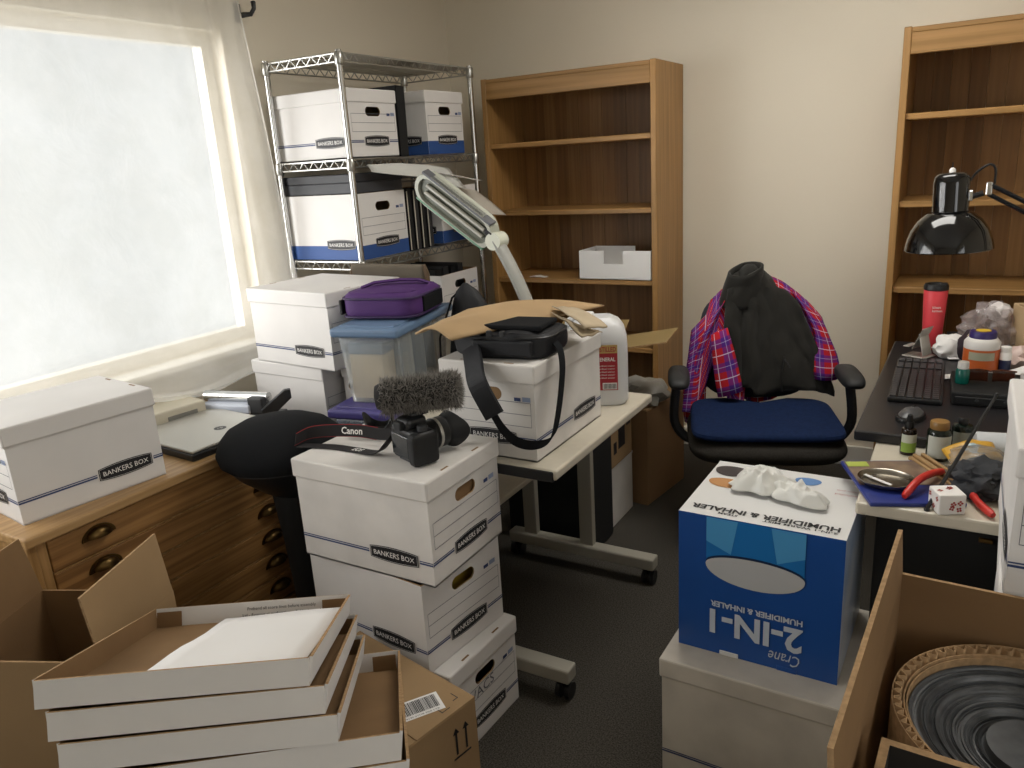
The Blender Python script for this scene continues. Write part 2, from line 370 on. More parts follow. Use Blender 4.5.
def hole_panel(m, w, h, hc, hw, hh, t, T, n=20, mo=0, mi=1, me=2):
    """Upright panel in local xz (width w, height h from z=0), outer face at y=0 looking -y, with a rounded hand hole."""
    inn = []
    for k in range(n):
        a = 2 * PI * (k + 0.5) / n; c, s_ = math.cos(a), math.sin(a)
        inn.append(((hw / 2 - hh / 2) * (1 if c > 0 else -1) + hh / 2 * c, hc + hh / 2 * s_))
    # outer loop: project onto the rectangle, square-wise
    outp = []
    for x, z in inn:
        dx, dz = x, (z - hc) * 2.2
        k = min((w / 2) / abs(dx) if abs(dx) > 1e-9 else 1e9, ((h - hc) if dz > 0 else hc) / abs(dz) if abs(dz) > 1e-9 else 1e9)
        outp.append((dx * k, hc + dz * k))
    for cx, cz in ((-w / 2, 0), (w / 2, 0), (w / 2, h), (-w / 2, h)):
        j = min(range(n), key=lambda q: (outp[q][0] - cx) ** 2 + (outp[q][1] - cz) ** 2); outp[j] = (cx, cz)
    def ring(y, loop): return [(x, y, z) for x, z in loop]
    f = [(i, (i + 1) % n, n + (i + 1) % n, n + i) for i in range(n)]
    m.add(ring(0, outp) + ring(0, inn), f, mo, False, T)
    m.add(ring(t, inn) + ring(t, outp), f, mi, False, T)
    m.add(ring(0, inn) + ring(t, inn), f, me, False, T)
    m.box((0, t / 2, h + 0.0002), (w, t, 0.0004), me, T)
def storage_box(label, loc, rz=0, L_=0.42, W=0.315, H=0.27, lid=True, style='line', faces=('-y', '+x'), cardm=None, group=None, logos=True, name='storage_box', write=None, backed=False):
    """Local frame: long sides face +-y, the ends with hand holes face +-x."""
    cm = cardm or M_card
    b = thing(name, label, 'box', loc, rz, group)
    o = 0.006 if lid else 0
    l, w, h, t = L_ - 2 * o, W - 2 * o, H - (0.003 if lid else 0), 0.004
    m = MB()
    m.box((0, 0, t / 2), (l, w, t), 0, None, {'+z': 1})
    m.box((0, -w / 2 + t / 2, h / 2), (l, t, h), 0, None, {'+y': 1, '+z': 2}); m.box((0, w / 2 - t / 2, h / 2), (l, t, h), 0, None, {'-y': 1, '+z': 2})
    hc = h - (0.082 if lid else 0.055)
    hole_panel(m, w - 2 * t, h, hc, min(0.092, w * 0.5), 0.036 if w > 0.15 else 0.024, t, TR(l / 2, 0, 0, 0, 0, PI / 2)); hole_panel(m, w - 2 * t, h, hc, min(0.092, w * 0.5), 0.036 if w > 0.15 else 0.024, t, TR(-l / 2, 0, 0, 0, 0, -PI / 2))
    if backed:
        for s in (-1, 1): m.box((s * (l / 2 - 0.012), 0, hc), (0.003, 0.125, 0.052), 1)
    body = m.build('body', [cm, M_kraft_in, M_kraft_edge], b)
    e = 0.0012
    pr = MB()
    def place(mesh, name, T):
        q = link(name, mesh, body); q.matrix_local = T; return q
    for f in faces:
        fw, dist = (l, w / 2) if f[1] == 'y' else (w, l / 2)
        rot = {'-y': 0, '+x': PI / 2, '+y': PI, '-x': -PI / 2}[f]
        F = Matrix.Rotation(rot, 4, 'Z') @ TR(0, -dist - e, 0) @ rotm(PI / 2, 0, 0)    # x right, y up, z outwards
        zb = 0.062
        longf = f[1] == 'y'
        lx = fw * 0.22 if longf else 0.01
        k = LOGO_W / 2 + 0.004
        if style == 'band':
            pr.add([(-fw / 2, 0.001, -0.0006), (fw / 2, 0.001, -0.0006), (fw / 2, 0.058, -0.0006), (-fw / 2, 0.058, -0.0006)], [(0, 1, 2, 3)], 1, False, F)
        elif style == 'line':
            for x0, x1 in ((-fw / 2, lx - k), (lx + k, fw / 2)):
                for zz, hh in ((zb - 0.003, 0.0022), (zb + 0.003, 0.0014)):
                    pr.add([(x0, zz - hh, 0), (x1, zz - hh, 0), (x1, zz + hh, 0), (x0, zz + hh, 0)], [(0, 1, 2, 3)], 0, False, F)
        if not longf:
            for zz in (0.098, 0.132, 0.166):
                pr.add([(-fw / 2 + 0.012, zz - 0.0008, 0), (fw / 2 - 0.012, zz - 0.0008, 0), (fw / 2 - 0.012, zz + 0.0008, 0), (-fw / 2 + 0.012, zz + 0.0008, 0)], [(0, 1, 2, 3)], 2, False, F)
            for xx in (-fw / 2 + 0.012, fw / 2 - 0.012):
                pr.add([(xx - 0.0006, 0.098, 0), (xx + 0.0006, 0.098, 0), (xx + 0.0006, 0.166, 0), (xx - 0.0006, 0.166, 0)], [(0, 1, 2, 3)], 2, False, F)
            for i, (x0, x1) in enumerate(((0.085, 0.105), (0.110, 0.135))):
                pr.add([(x0, hc - 0.016, 0), (x1, hc - 0.016, 0), (x1, hc - 0.006 + 0.003 * i, 0), (x0, hc - 0.006 + 0.003 * i, 0)], [(0, 1, 2, 3)], 0 if i == 0 else 3, False, F)
            if write: pr.text(write, 0.13, 0.030, F @ TR(-0.03, 0.148, 0.0004, 0, 0, 0.06), 2)
        if logos:
            place(LOGO, 'logo_label', F @ TR(lx, zb, 0.0006)); place(LETTER, 'lettering', F @ TR(lx, zb, 0.0006))
    if pr.v: pr.build('printed_lines', [M_blueink, M_blueband, mat('line_ink', '6A6A72', 0.6), mat('pale_blue_ink', '8D99B4', 0.6)], body, kind='stuff')
    if lid:
        lm = MB(); rr = 0.052
        lm.rbox((0, 0, H - rr / 2), (L_, W, rr), 0.005, 2)
        ld = lm.build('lid', cm, b)
        sl = MB()
        for s in (-1, 1):
            for yy in (-min(0.07, W * 0.25), min(0.07, W * 0.25)): sl.rbox((s * (L_ / 2 - 0.014), yy, H), (0.006, min(0.030, W * 0.25), 0.0012), 0.0005, 1)
        sl.build('lid_slot', M_kraft_in, ld)
    return b
D = math.radians
# three boxes under the camera
storage_box('white storage box at the bottom of the camera stack, marked in pencil', (-1.245, 1.503, 0), D(-3), 0.43, 0.315, 0.272, write='WACS', group='storage boxes stacked under the camera')
storage_box('lidless white storage box in the middle of the camera stack, yellow showing through its hole', (-1.285, 1.505, 0.272), D(-6), 0.42, 0.315, 0.252, lid=False, group='storage boxes stacked under the camera')
storage_box('topmost white storage box of the stack, carrying the camera', (-1.27, 1.497, 0.524), 0, 0.44, 0.332, 0.28, cardm=M_card2, backed=True, group='storage boxes stacked under the camera')
yf = thing('yellow_folder', 'yellow folder inside the middle storage box, seen through the hole', 'folder', (-1.13, 1.52, 0.2765), D(-6))
MB().rbox((0, 0, 0.115), (0.012, 0.24, 0.225), 0.002, 1).build('cover', mat('yellow_card', 'C9A63A', 0.6), yf)
# box on the chest
storage_box('white storage box standing on the wooden chest of drawers', (-2.143, 1.119, 0.70), D(83), 0.398, 0.315, 0.262, faces=('-y', '-x', '+x'), cardm=M_card)
# box on the grey table
storage_box('white storage box on the grey table under the black camera bag', (-1.102, 1.915, 0.73), D(90), 0.435, 0.305, 0.27, faces=('-y', '-x', '+x'), cardm=M_card2, backed=True)
# boxes on the wire rack
RX0, RX1, RY0, RY1 = -2.509, -2.105, 2.40, 3.32
storage_box('lidded white storage box on the upper rack shelf, nearest the curtain', (-2.312, 2.578, 1.563), 0, 0.402, 0.305, 0.26, group='storage boxes on the wire rack')
storage_box('lidded storage box with blue base band on the upper rack shelf', (-2.312, 3.085, 1.563), 0, 0.40, 0.30, 0.272, style='band', group='storage boxes on the wire rack')
storage_box('open blue-banded storage box filled with black binders on the middle rack shelf', (-2.312, 2.575, 1.163), 0, 0.398, 0.302, 0.262, lid=False, style='band', group='storage boxes on the wire rack')
storage_box('blue-banded storage box behind the fluorescent lamp on the middle rack shelf', (-2.312, 3.14, 1.163), 0, 0.398, 0.30, 0.255, lid=False, style='band', group='storage boxes on the wire rack')
storage_box('open white storage box with binders on the lowest visible rack shelf', (-2.312, 3.10, 0.756), 0, 0.398, 0.31, 0.262, lid=False, group='storage boxes on the wire rack')
# column of boxes beside the chest
ga = 'storage boxes piled beside the chest of drawers'
for k in range(3):
    storage_box(('white storage box at the foot of the pile behind the laptop', 'second lowest white storage box of the pile behind the laptop', 'white storage box directly under the topmost one behind the laptop')[k],
                (-2.135, 2.13, 0.283 * k), D(-2), 0.375, 0.35, 0.283, logos=(k < 2), style='plain' if k == 2 else 'line', group=ga, faces=('-y', '+x'))
storage_box('topmost white storage box of the pile between curtain and purple bag', (-2.063, 2.125, 0.849), D(-5), 0.43, 0.37, 0.275, group=ga)
for k in range(3):
    storage_box(('narrow white box at the foot of the pile next to the storage bins', 'narrow white box in the middle of the pile next to the storage bins', 'narrow lidded white box directly left of the clear storage bin')[k],
                (-1.888, 2.19, 0.283 * k), D(90), 0.34, 0.088, 0.283, logos=False, style='plain', faces=(), group=ga)
# low pair behind the stool
storage_box('blue-banded storage box on the carpet behind the black stool', (-1.70, 1.89, 0), D(90), 0.42, 0.30, 0.262, style='band', faces=('-x', '-y'), lid=False, cardm=mat('grey_card', 'A9A9AC', 0.65, var=0.05), group='boxes behind the stool')
storage_box('white storage box behind the black stool, under the purple-lidded bin', (-1.715, 1.89, 0.262), D(90), 0.42, 0.30, 0.258, faces=('-x', '-y'), lid=False, group='boxes behind the stool')
# pile at the edge of the desk
for k in range(4):
    storage_box(('white storage box on the carpet in the pile by the desk edge', 'second white storage box up in the pile by the desk edge', 'third white storage box up in the pile by the desk edge', 'topmost white storage box of the pile at the desk edge')[k],
                (0.256, 1.549, 0.262 * k), D(90 - (2 if k == 2 else 0)), 0.40 if k < 3 else 0.41, 0.315 if k < 3 else 0.325, 0.262, faces=('+y', '-x'), group='storage boxes piled by the desk edge')
# box under the humidifier carton
storage_box('scuffed white storage box on the carpet under the blue humidifier carton', (-0.345, 1.770, 0), D(-1), 0.435, 0.43, 0.33, cardm=mat('grey_white_card', 'CFC8BC', 0.65, var=0.16, vscale=9, bump=0.05), logos=False, faces=('-y', '+x'))
# ------------------------------------------------------------------ chest of drawers under the window
CX, CY0, CY1, CZ = -1.95, 0.87, 1.80, 0.70
ch = thing('chest_of_drawers', 'oak chest of shallow drawers with brass cup pulls under the window', 'chest of drawers', (CX, (CY0 + CY1) / 2, 0))
w = CY1 - CY0; dep = 0.56
MB().rbox((-dep / 2 + 0.012, 0, CZ - 0.014), (dep + 0.024, w + 0.02, 0.028), 0.005).build('top', M_dres_top, ch)
for s in (-1, 1):
    MB().rbox((-dep / 2, s * (w / 2 - 0.012), (CZ - 0.028) / 2), (dep, 0.024, CZ - 0.028), 0.002, 1).build('side_panel', M_dres_z, ch)
    MB().rbox((-0.02, s * (w / 2 - 0.036), 0.36), (0.034, 0.026, 0.62), 0.002, 1).build('front_stile', M_dres_z, ch)
MB().box((-dep + 0.006, 0, CZ / 2), (0.012, w - 0.05, CZ - 0.06)).build('back_panel', M_dres_y, ch)
MB().rbox((-0.02, 0, 0.045), (0.03, w - 0.05, 0.09), 0.002, 1).build('plinth', M_dres_y, ch)
MB().box((-dep / 2, 0, 0.66), (dep - 0.05, w - 0.05, 0.012)).build('dust_panel', M_dres_y, ch)
def cup_pull():
    m = MB(); n = 14
    def plate(u, v): return (0, 0, 0)
    pts = [(0.048 * math.cos(PI * i / n), 0.034 * math.sin(PI * i / n) - 0.010) for i in range(n + 1)]
    m.prism(pts, 0.003, 0, rotm(PI / 2, 0, PI / 2))
    def cup(u, v):
        a = PI * u; b = PI / 2 * v
        return (0.003 + 0.022 * math.sin(b), 0.036 * math.cos(a) * math.cos(b), 0.026 * math.sin(a) * math.cos(b) ** 0.8 + 0.0 - 0.006)
    m.grid(cup, 14, 6)
    o = m.build('cup_pull', M_brass, solid=0); me = o.data; bpy.data.objects.remove(o); return me
CUP = cup_pull()
nd = 6; dz = 0.0935
for i in range(nd):
    zt = 0.664 - i * dz
    dr = MB().rbox((-0.012, 0, zt - dz / 2), (0.022, w - 0.102, dz - 0.006), 0.003, 2).build('drawer_front', M_dres_y, ch)
    for s in (-1, 1): link('cup_pull', CUP, dr, (0.0, s * 0.283, zt - dz / 2 + 0.010))
    MB().box((-0.016, 0, zt), (0.026, w - 0.102, 0.004)).build('drawer_rail', M_dres_z, ch)

# laptop, old drive and hole punch on the chest
lp = thing('laptop', 'closed silver laptop with round logo lying on the chest', 'laptop', (-2.135, 1.565, CZ), D(-4))
MB().rbox((0, 0, 0.011), (0.36, 0.335, 0.022), 0.004).build('base', M_black, lp)
ld = MB().rbox((-0.002, 0, 0.027), (0.352, 0.327, 0.009), 0.004).build('lid', M_silver, lp)
lg = MB(); lg.add([(0.02 * math.cos(2 * PI * k / 24), 0.02 * math.sin(2 * PI * k / 24), 0) for k in range(24)], [tuple(range(24))], 0, False, TR(0.06, 0.02, 0.0318))
lg.text('hp', 0.020, 0.022, TR(0.06, 0.02, 0.0322, 0, 0, PI / 2), 1, 0.0, 0.3); lg.build('logo', [M_dkgrey, M_silver], ld)
dv = thing('disk_drive', 'flat beige drive with a grey front label, beside the white box on the chest', 'drive', (-2.385, 1.56, CZ), D(-8))
MB().rbox((0, 0, 0.034), (0.135, 0.32, 0.068), 0.006).build('case', mat('aged_beige', 'C6BEAA', 0.5, var=0.05), dv)
MB().rbox((0.0685, 0.07, 0.034), (0.003, 0.11, 0.022), 0.001, 1).build('front_label', mat('label_grey', '77756E', 0.5), dv)
hp = thing('hole_punch', 'black and chrome hole punch at the end of the chest', 'hole punch', (-2.215, 1.825, CZ), D(14))
MB().rbox((0, -0.035, 0.006), (0.32, 0.075, 0.012), 0.004).build('base_plate', M_black, hp)
MB().rbox((-0.04, -0.055, 0.030), (0.20, 0.055, 0.034), 0.006).build('front_panel', mat('pale_blue_panel', 'C8CEDC', 0.4), hp)
MB().tube([(-0.15, -0.030, 0.062), (0.11, -0.030, 0.062)], 0.020, 12).build('pressure_bar', M_chrome, hp)
MB().rbox((0.08, -0.045, 0.042), (0.06, 0.06, 0.06), 0.006).build('punch_block', M_dkgrey, hp)
arm = [(0.0, 0.0), (0.035, 0.0), (0.105, 0.055), (0.105, 0.085), (0.085, 0.085), (0.0, 0.025)]
MB().prism(arm, 0.022, 0, TR(0.105, -0.075, 0.008, PI / 2, 0, D(38))).build('lever', M_dkgrey, hp)

# ------------------------------------------------------------------ black stool
st = thing('stool', 'black stool with a domed padded seat beside the chest', 'stool', (-1.685, 1.49, 0))
seat_T = TR(-0.01, 0.0, 0.745, 0, D(-7), 0)
prof = [(0.0, 0.105), (0.05, 0.103), (0.11, 0.095), (0.165, 0.075), (0.205, 0.042), (0.222, 0.008), (0.215, -0.022), (0.19, -0.04), (0.0, -0.042)]
MB().lathe(prof[::-1], 36, T=seat_T, sy=0.72).build('seat', M_blackfab, st)
MB().lathe([(0.0, -0.155), (0.05, -0.145), (0.10, -0.115), (0.165, -0.068), (0.188, -0.042), (0.186, -0.036), (0.0, -0.036)], 32, T=seat_T, sy=0.72).build('seat_shell', M_black, st)
MB().lathe([(0.186, -0.044), (0.192, -0.04), (0.192, -0.035), (0.186, -0.031)], 32, T=seat_T, sy=0.72).build('piping', M_dkgrey, st)
MB().lathe([(0.030, 0.06), (0.033, 0.25), (0.045, 0.45), (0.062, 0.62), (0.075, 0.66)], 20, sx=1.0, sy=0.8).build('column', M_blackm, st)
for k in range(5):
    a = 2 * PI * k / 5 + 0.3
    MB().tube([(0.02 * math.cos(a), 0.02 * math.sin(a), 0.07), (0.17 * math.cos(a), 0.17 * math.sin(a), 0.030)], [0.022, 0.014], 8, flat=0.8).build('foot', M_black, st)
    MB().lathe([(0.012, 0.0), (0.016, 0.004), (0.016, 0.02), (0.01, 0.026)], 10, T=TR(0.17 * math.cos(a), 0.17 * math.sin(a), 0)).build('glide', M_blackm, st)

# ------------------------------------------------------------------ chrome wire rack
rk = thing('wire_rack', 'chrome wire shelving rack full of boxes in the corner', 'rack', ((RX0 + RX1) / 2, (RY0 + RY1) / 2, 0))
rw, rd = RX1 - RX0, RY1 - RY0
for sx in (-1, 1):
    for sy in (-1, 1):
        p = MB().tube([(sx * (rw / 2 - 0.008), sy * (rd / 2 - 0.008), 0.0), (sx * (rw / 2 - 0.008), sy * (rd / 2 - 0.008), 1.955)], 0.0125, 12).build('post', M_chrome, rk)
        c = MB()
        for z in (1.945, 1.557, 1.157, 0.75, 0.20): c.lathe([(0.015, z - 0.045), (0.018, z - 0.04), (0.017, z), (0.014, z + 0.004)], 12, T=TR(sx * (rw / 2 - 0.008), sy * (rd / 2 - 0.008), 0))
        c.build('sleeve', M_steel, p)
def wire_shelf():
    m = MB(); a, b = rw / 2 - 0.008, rd / 2 - 0.008
    for z, r in ((0, 0.0035), (-0.030, 0.003)):
        m.tube([(-a, -b, z), (a, -b, z), (a, b, z), (-a, b, z)], r, 6, closed=True)
    def zig(p, q, n):
        P, Q = Vector(p), Vector(q); pts = []
        for i in range(n + 1):
            t = P.lerp(Q, i / n); pts.append((t.x, t.y, 0 if i % 2 else -0.030))
        m.tube(pts, 0.0028, 5)
    zig((-a, -b, 0), (a, -b, 0), 14); zig((-a, b, 0), (a, b, 0), 14); zig((a, -b, 0), (a, b, 0), 32); zig((-a, -b, 0), (-a, b, 0), 32)
    for i in range(1, 40):
        y = -b + 2 * b * i / 40; m.tube([(-a, y, 0.001), (a, y, 0.001)], 0.0021, 4)
    for x in (-a / 3, a / 3): m.tube([(x, -b, -0.004), (x, b, -0.004)], 0.003, 5)
    o = m.build('wire_shelf', M_steel); me = o.data; bpy.data.objects.remove(o); return me
WS = wire_shelf()
for z in (1.945, 1.557, 1.157, 0.75, 0.20): link('wire_shelf', WS, rk, (0, 0, z))

def binder(name, label, loc, rz, d, h, t, m, group=None, lean=0):
    b = thing(name, label, 'binder', loc, rz, group); T = rotm(lean, 0, 0)
    MB().rbox((0, -t / 2 + 0.002, h / 2), (d, 0.004, h), 0.001, 1, T=T).build('cover', m, b)
    MB().rbox((0, t / 2 - 0.002, h / 2), (d, 0.004, h), 0.001, 1, T=T).build('cover', m, b)
    MB().rbox((d / 2 - 0.002, 0, h / 2), (0.004, t, h), 0.001, 1, T=T).build('spine', m, b)
    MB().box((-0.008, 0, h / 2), (d - 0.02, t - 0.012, h - 0.02), 0, T).build('page_block', M_paper, b)
    return b
binder('binder', 'tall black binder standing between the two boxes on the upper rack shelf', (-2.27, 2.775, 1.5605), 0, 0.29, 0.285, 0.058, M_blackm, lean=D(-1))
gb = 'black binders beside the open box on the rack'
for k in range(4):
    binder('binder', ('first', 'second', 'third', 'fourth')[k] + ' black binder from the open box on the middle rack shelf', (-2.258, 2.757 + 0.047 * k, 1.1605), 0, 0.29, 0.265 - 0.004 * (k % 2), 0.034, (M_blackm, M_dkgrey)[k % 2], gb)
    MB().box((0.1457, -0.014, 0.13), (0.0012, 0.006, 0.25)).build('spine_strip', mat('strip_cream', 'C9C3B5', 0.6), bpy.data.objects[[o.name for o in COL.objects if o.name.startswith('binder') and o.type == 'EMPTY'][-1]])
# dark file cases lying across the open box
for k, (dx, dy, zz, ww, l_) in enumerate(((0.0, 0.0, 1.4262, 0.40, 0.295),)):
    fc = thing('file_case', 'dark grey lidded file case lying across the open box on the rack', 'case', (-2.315 + dx, 2.575 + dy, zz), 0)
    MB().rbox((0, 0, 0.022), (ww, l_, 0.043), 0.004).build('tray', mat('charcoal_card', '3A3B3F', 0.6), fc)
    MB().rbox((0, 0, 0.060), (ww + 0.006, l_ + 0.006, 0.034), 0.004).build('lid', mat('charcoal_card_dark', '26272B', 0.55), fc)
for k, (x, r_, c_) in enumerate(((-2.45, 0.02, 'D9D6D0'), (-2.405, 0.02, 'CFCBC4'))):
    q = thing('paper_roll', ('pale paper roll', 'shorter pale paper roll')[k] + ' end poking up from the open box on the rack', 'paper roll', (x, 2.56, 1.1685), 0, 'paper rolls in the open box')
    MB().tube([(0, 0, 0), (0, 0, 0.255)], r_, 14).build('tube', mat('roll_paper_%d' % k, c_, 0.7), q)
gx = 'binders in the lowest rack box'
for k in range(4):
    binder('binder', ('first', 'second', 'third', 'fourth')[k] + ' black binder standing in the lowest visible rack box', (-2.312, 3.002 + 0.062 * k, 0.7615), 0, 0.29, 0.278 + 0.006 * (k % 2), 0.045, (M_blackm, M_dkgrey)[k % 2], gx)
# paper and plastic sheet spilling from the rack
sh = thing('paper_stack', 'white sheets of paper sliding off the middle rack shelf behind the lamp', 'paper', (0, 0, 0))
def sheet(p00, p10, p01, p11, sag, seed, n=10):
    a, b, c, d = map(Vector, (p00, p10, p01, p11))
    def f(u, v):
        p = a.lerp(b, u).lerp(c.lerp(d, u), v); p.z += sag * math.sin(PI * u) + 0.006 * noise.noise(Vector((u * 3, v * 3, seed))); return tuple(p)
    return MB().grid(f, n, n)
sheet((-2.40, 2.83, 1.462), (-1.98, 2.77, 1.490), (-2.40, 3.20, 1.462), (-1.98, 3.15, 1.435), 0.015, 1.0).build('sheet', M_paper, sh, solid=0.002)
sheet((-2.35, 2.95, 1.452), (-1.90, 2.97, 1.30), (-2.35, 3.27, 1.452), (-1.95, 3.30, 1.262), 0.05, 4.0).build('sheet', mat('paper_warm', 'DAD3C6', 0.7), sh, solid=0.002)
pl = sheet((-2.075, 2.46, 1.535), (-2.03, 2.95, 1.500), (-2.07, 2.48, 1.505), (-1.955, 2.98, 1.405), 0.012, 8.0, 14).build('plastic_sheet', mat('cloudy_plastic', 'D6D7D2', 0.3, transm=0.1), solid=0.002)
tag(pl, 'cloudy plastic sheet draped out of the rack above the dark file case', 'plastic sheet')
# folded chair leaning at the rack
fcn = thing('folding_chair', 'folded chair with taupe padded back leaning at the rack behind the purple bag', 'chair', (-1.96, 2.382, 0), 0)
taupe = mat('taupe_fabric', '5E5548', 0.9, bump=0.2, bscale=300, var=0.15)
MB().rbox((0, 0, 1.115), (0.36, 0.03, 0.085), 0.012, 3).build('back_pad', taupe, fcn)
tubem = mat('brown_tube', '5A4632', 0.45)
for s in (-1, 1):
    MB().tube([(s * 0.185, 0.0, 0.0), (s * 0.185, 0.0, 1.12), (s * 0.17, 0.0, 1.155)], 0.011, 8).build('leg', tubem, fcn)
MB().rbox((0, 0.0, 0.58), (0.34, 0.024, 0.40), 0.010, 2).build('seat', taupe, fcn)
MB().tube([(-0.185, 0.012, 0.35), (0.185, 0.012, 0.35)], 0.008, 8).build('crossbar', tubem, fcn)

# ------------------------------------------------------------------ storage bins and lunch bag
def bin_(label, loc, rz, L_, W, H, lidm, bodym):
    b = thing('storage_bin', label, 'storage bin', loc, rz, 'plastic storage bins'); m = MB(); t = 0.88
    def wall(u, v):
        a = 2 * PI * u; k = t + (1 - t) * v; e = 0.22
        c, s = math.cos(a), math.sin(a); x = math.copysign(abs(c) ** e, c) * L_ / 2 * 0.95 * k; y = math.copysign(abs(s) ** e, s) * W / 2 * 0.93 * k
        return (x, y, 0.004 + v * (H - 0.03))
    m.grid(wall, 48, 6, cu=True)
    m.add([wall(i / 48, 0) for i in range(48)], [tuple(range(47, -1, -1))])
    m.build('body', bodym, b, solid=0.0025)
    l = MB().rbox((0, 0, H - 0.018), (L_, W, 0.03), 0.010, 3).build('lid', lidm, b)
    MB().rbox((0, 0, H - 0.002), (L_ - 0.06, W - 0.05, 0.008), 0.003, 2).build('raised_panel', lidm, l)
    return b
M_bluelid = mat('blue_lid', '647C99', 0.4); M_purplelid = mat('violet_lid', '4A4380', 0.4)
bz = 0.7755
bn = bin_('clear plastic storage bin with a blue lid under the purple bag', (-1.680, 2.05, bz), D(102), 0.46, 0.245, 0.262, M_bluelid, M_clear)
bin_('clear plastic storage bin with a violet lid under the blue-lidded one', (-1.685, 1.985, 0.5205), D(100), 0.42, 0.24, 0.255, M_purplelid, mat('bluish_clear_plastic', 'A9B6C6', 0.25, transm=0.7, alpha=0.65))
ib = thing('paper_bundle', 'cream bundle of papers inside the clear bin', 'papers', (-1.69, 1.925, bz + 0.0075), D(12)); MB().rbox((0, 0, 0.075), (0.125, 0.08, 0.15), 0.004).build('pages', mat('cream_card', 'E0CBAA', 0.7, var=0.1, stretch=(80, 80, 1), vscale=1), ib)
MB().rbox((0, 0, 0.172), (0.130, 0.085, 0.042), 0.006).build('wrap', mat('grey_blue_wrap', '7D8A98', 0.5), ib)
i2 = thing('folder_bundle', 'grey folders standing inside the clear bin', 'folders', (-1.735, 2.13, bz + 0.0075), D(12))
for k in range(6): MB().rbox((0.0 + 0.02 * (k % 2), -0.12 + 0.045 * k, 0.10), (0.13, 0.02, 0.20 - 0.01 * (k % 3)), 0.002, 1, T=rotm(0.05, 0, 0)).build('folder', mat('folder_%d' % (k % 3), ('8C939A', 'D6D1C4', '6E7780')[k % 3], 0.7), i2)
# purple insulated bag
M_purple = mat('purple_nylon', '4A2A63', 0.65, bump=0.2, bscale=200, spec=0.3); M_dpurple = mat('dark_purple_trim', '33204A', 0.6)
pb = thing('lunch_bag', 'purple insulated lunch bag lying on the blue bin lid', 'bag', (-1.69, 2.065, bz + 0.2665), D(14))
def bagshape(w_, d_, h_, e=0.35, puff=0.0):
    def f(u, v):
        a = 2 * PI * u; c, s = math.cos(a), math.sin(a)
        q = 1 - abs(2 * v - 1) ** 6 * 0.10 + puff * math.sin(PI * v)
        return (math.copysign(abs(c) ** e, c) * w_ / 2 * q, math.copysign(abs(s) ** e, s) * d_ / 2 * q, v * h_)
    m = MB(); m.grid(f, 56, 10, cu=True)
    def cap(z, up):
        def g(u, v):
            a = 2 * PI * u; c, s = math.cos(a), math.sin(a); k = v * (0.90)
            return (math.copysign(abs(c) ** e, c) * w_ / 2 * k, math.copysign(abs(s) ** e, s) * d_ / 2 * k, z + (up * 0.012 * (1 - v * v)) + up * 0.004 * noise.noise(Vector((c * v * 3, s * v * 3, 1))))
        return g
    m.grid(cap(0, -0.0), 56, 4, cu=True); m.grid(cap(h_, 1), 56, 6, cu=True)
    return m
bagshape(0.27, 0.27, 0.085).build('body', M_purple, pb)
def ring_(w_, d_, z, r, e=0.35):
    return [(math.copysign(abs(math.cos(a)) ** e, math.cos(a)) * w_ / 2, math.copysign(abs(math.sin(a)) ** e, math.sin(a)) * d_ / 2, z) for a in [2 * PI * k / 60 for k in range(60)]]
MB().tube(ring_(0.272, 0.272, 0.008, 0), 0.004, 6, closed=True).build('piping', M_dpurple, pb)
MB().tube(ring_(0.274, 0.274, 0.068, 0), 0.004, 6, closed=True).build('zip', M_dpurple, pb)
MB().rbox((0.136, 0.02, 0.038), (0.010, 0.17, 0.052), 0.004).build('mesh_pocket', M_blackfab, pb)
MB().rbox((-0.136, -0.10, 0.038), (0.012, 0.05, 0.05), 0.004).build('side_buckle', M_black, pb)
MB().tube([(-0.09, -0.05, 0.092), (-0.05, -0.03, 0.106), (0.03, 0.0, 0.110), (0.09, 0.03, 0.104), (0.11, 0.05, 0.092)], 0.011, 8, flat=0.5).build('handle', M_purple, pb)

# ------------------------------------------------------------------ grey table
tb = thing('table', 'pale grey rolling table with metal feet holding a box and jug', 'table', (-1.215, 2.030, 0))
TW, TD = 0.665, 0.725
MB().rbox((0, 0, 0.715), (TW, TD, 0.030), 0.008, 3).build('top', M_beige, tb)
MB().rbox((0, -TD / 2 + 0.002, 0.711), (TW - 0.016, 0.012, 0.030), 0.004, 2).build('end_edge', M_black, tb)
for y in (-0.335, 0.365):
    fy = -0.325 if y < 0 else 0.37
    ft = MB().rbox((0.035, fy, 0.085), (0.60, 0.055, 0.045), 0.006, 2).build('foot', M_greymetal, tb)
    for s in (-1, 1):
        cs = MB().lathe([(0.006, 0.03), (0.012, 0.055), (0.012, 0.065)], 10, T=TR(0.035 + s * 0.275, fy, 0)).build('caster', M_blackm, tb)
        for q in (-1, 1): MB().tube([(0.035 + s * 0.275 + q * 0.008, fy, 0.026), (0.035 + s * 0.275 + q * 0.022, fy, 0.026)], 0.026, 16).build('wheel', M_black, cs)
for x, top in ((0.065, 0.70), (-0.175, 0.345)):
    MB().rbox((x, 0.375, (0.10 + top) / 2), (0.055, 0.03, top - 0.10), 0.004, 2).build('upright', M_greymetal, tb)
MB().rbox((0.065, -0.325, 0.40), (0.05, 0.03, 0.60), 0.004, 2).build('upright', M_greymetal, tb)
MB().rbox((-0.215, 0.20, 0.355), (0.15, 0.44, 0.022), 0.005, 2).build('lower_shelf', M_beige, tb)

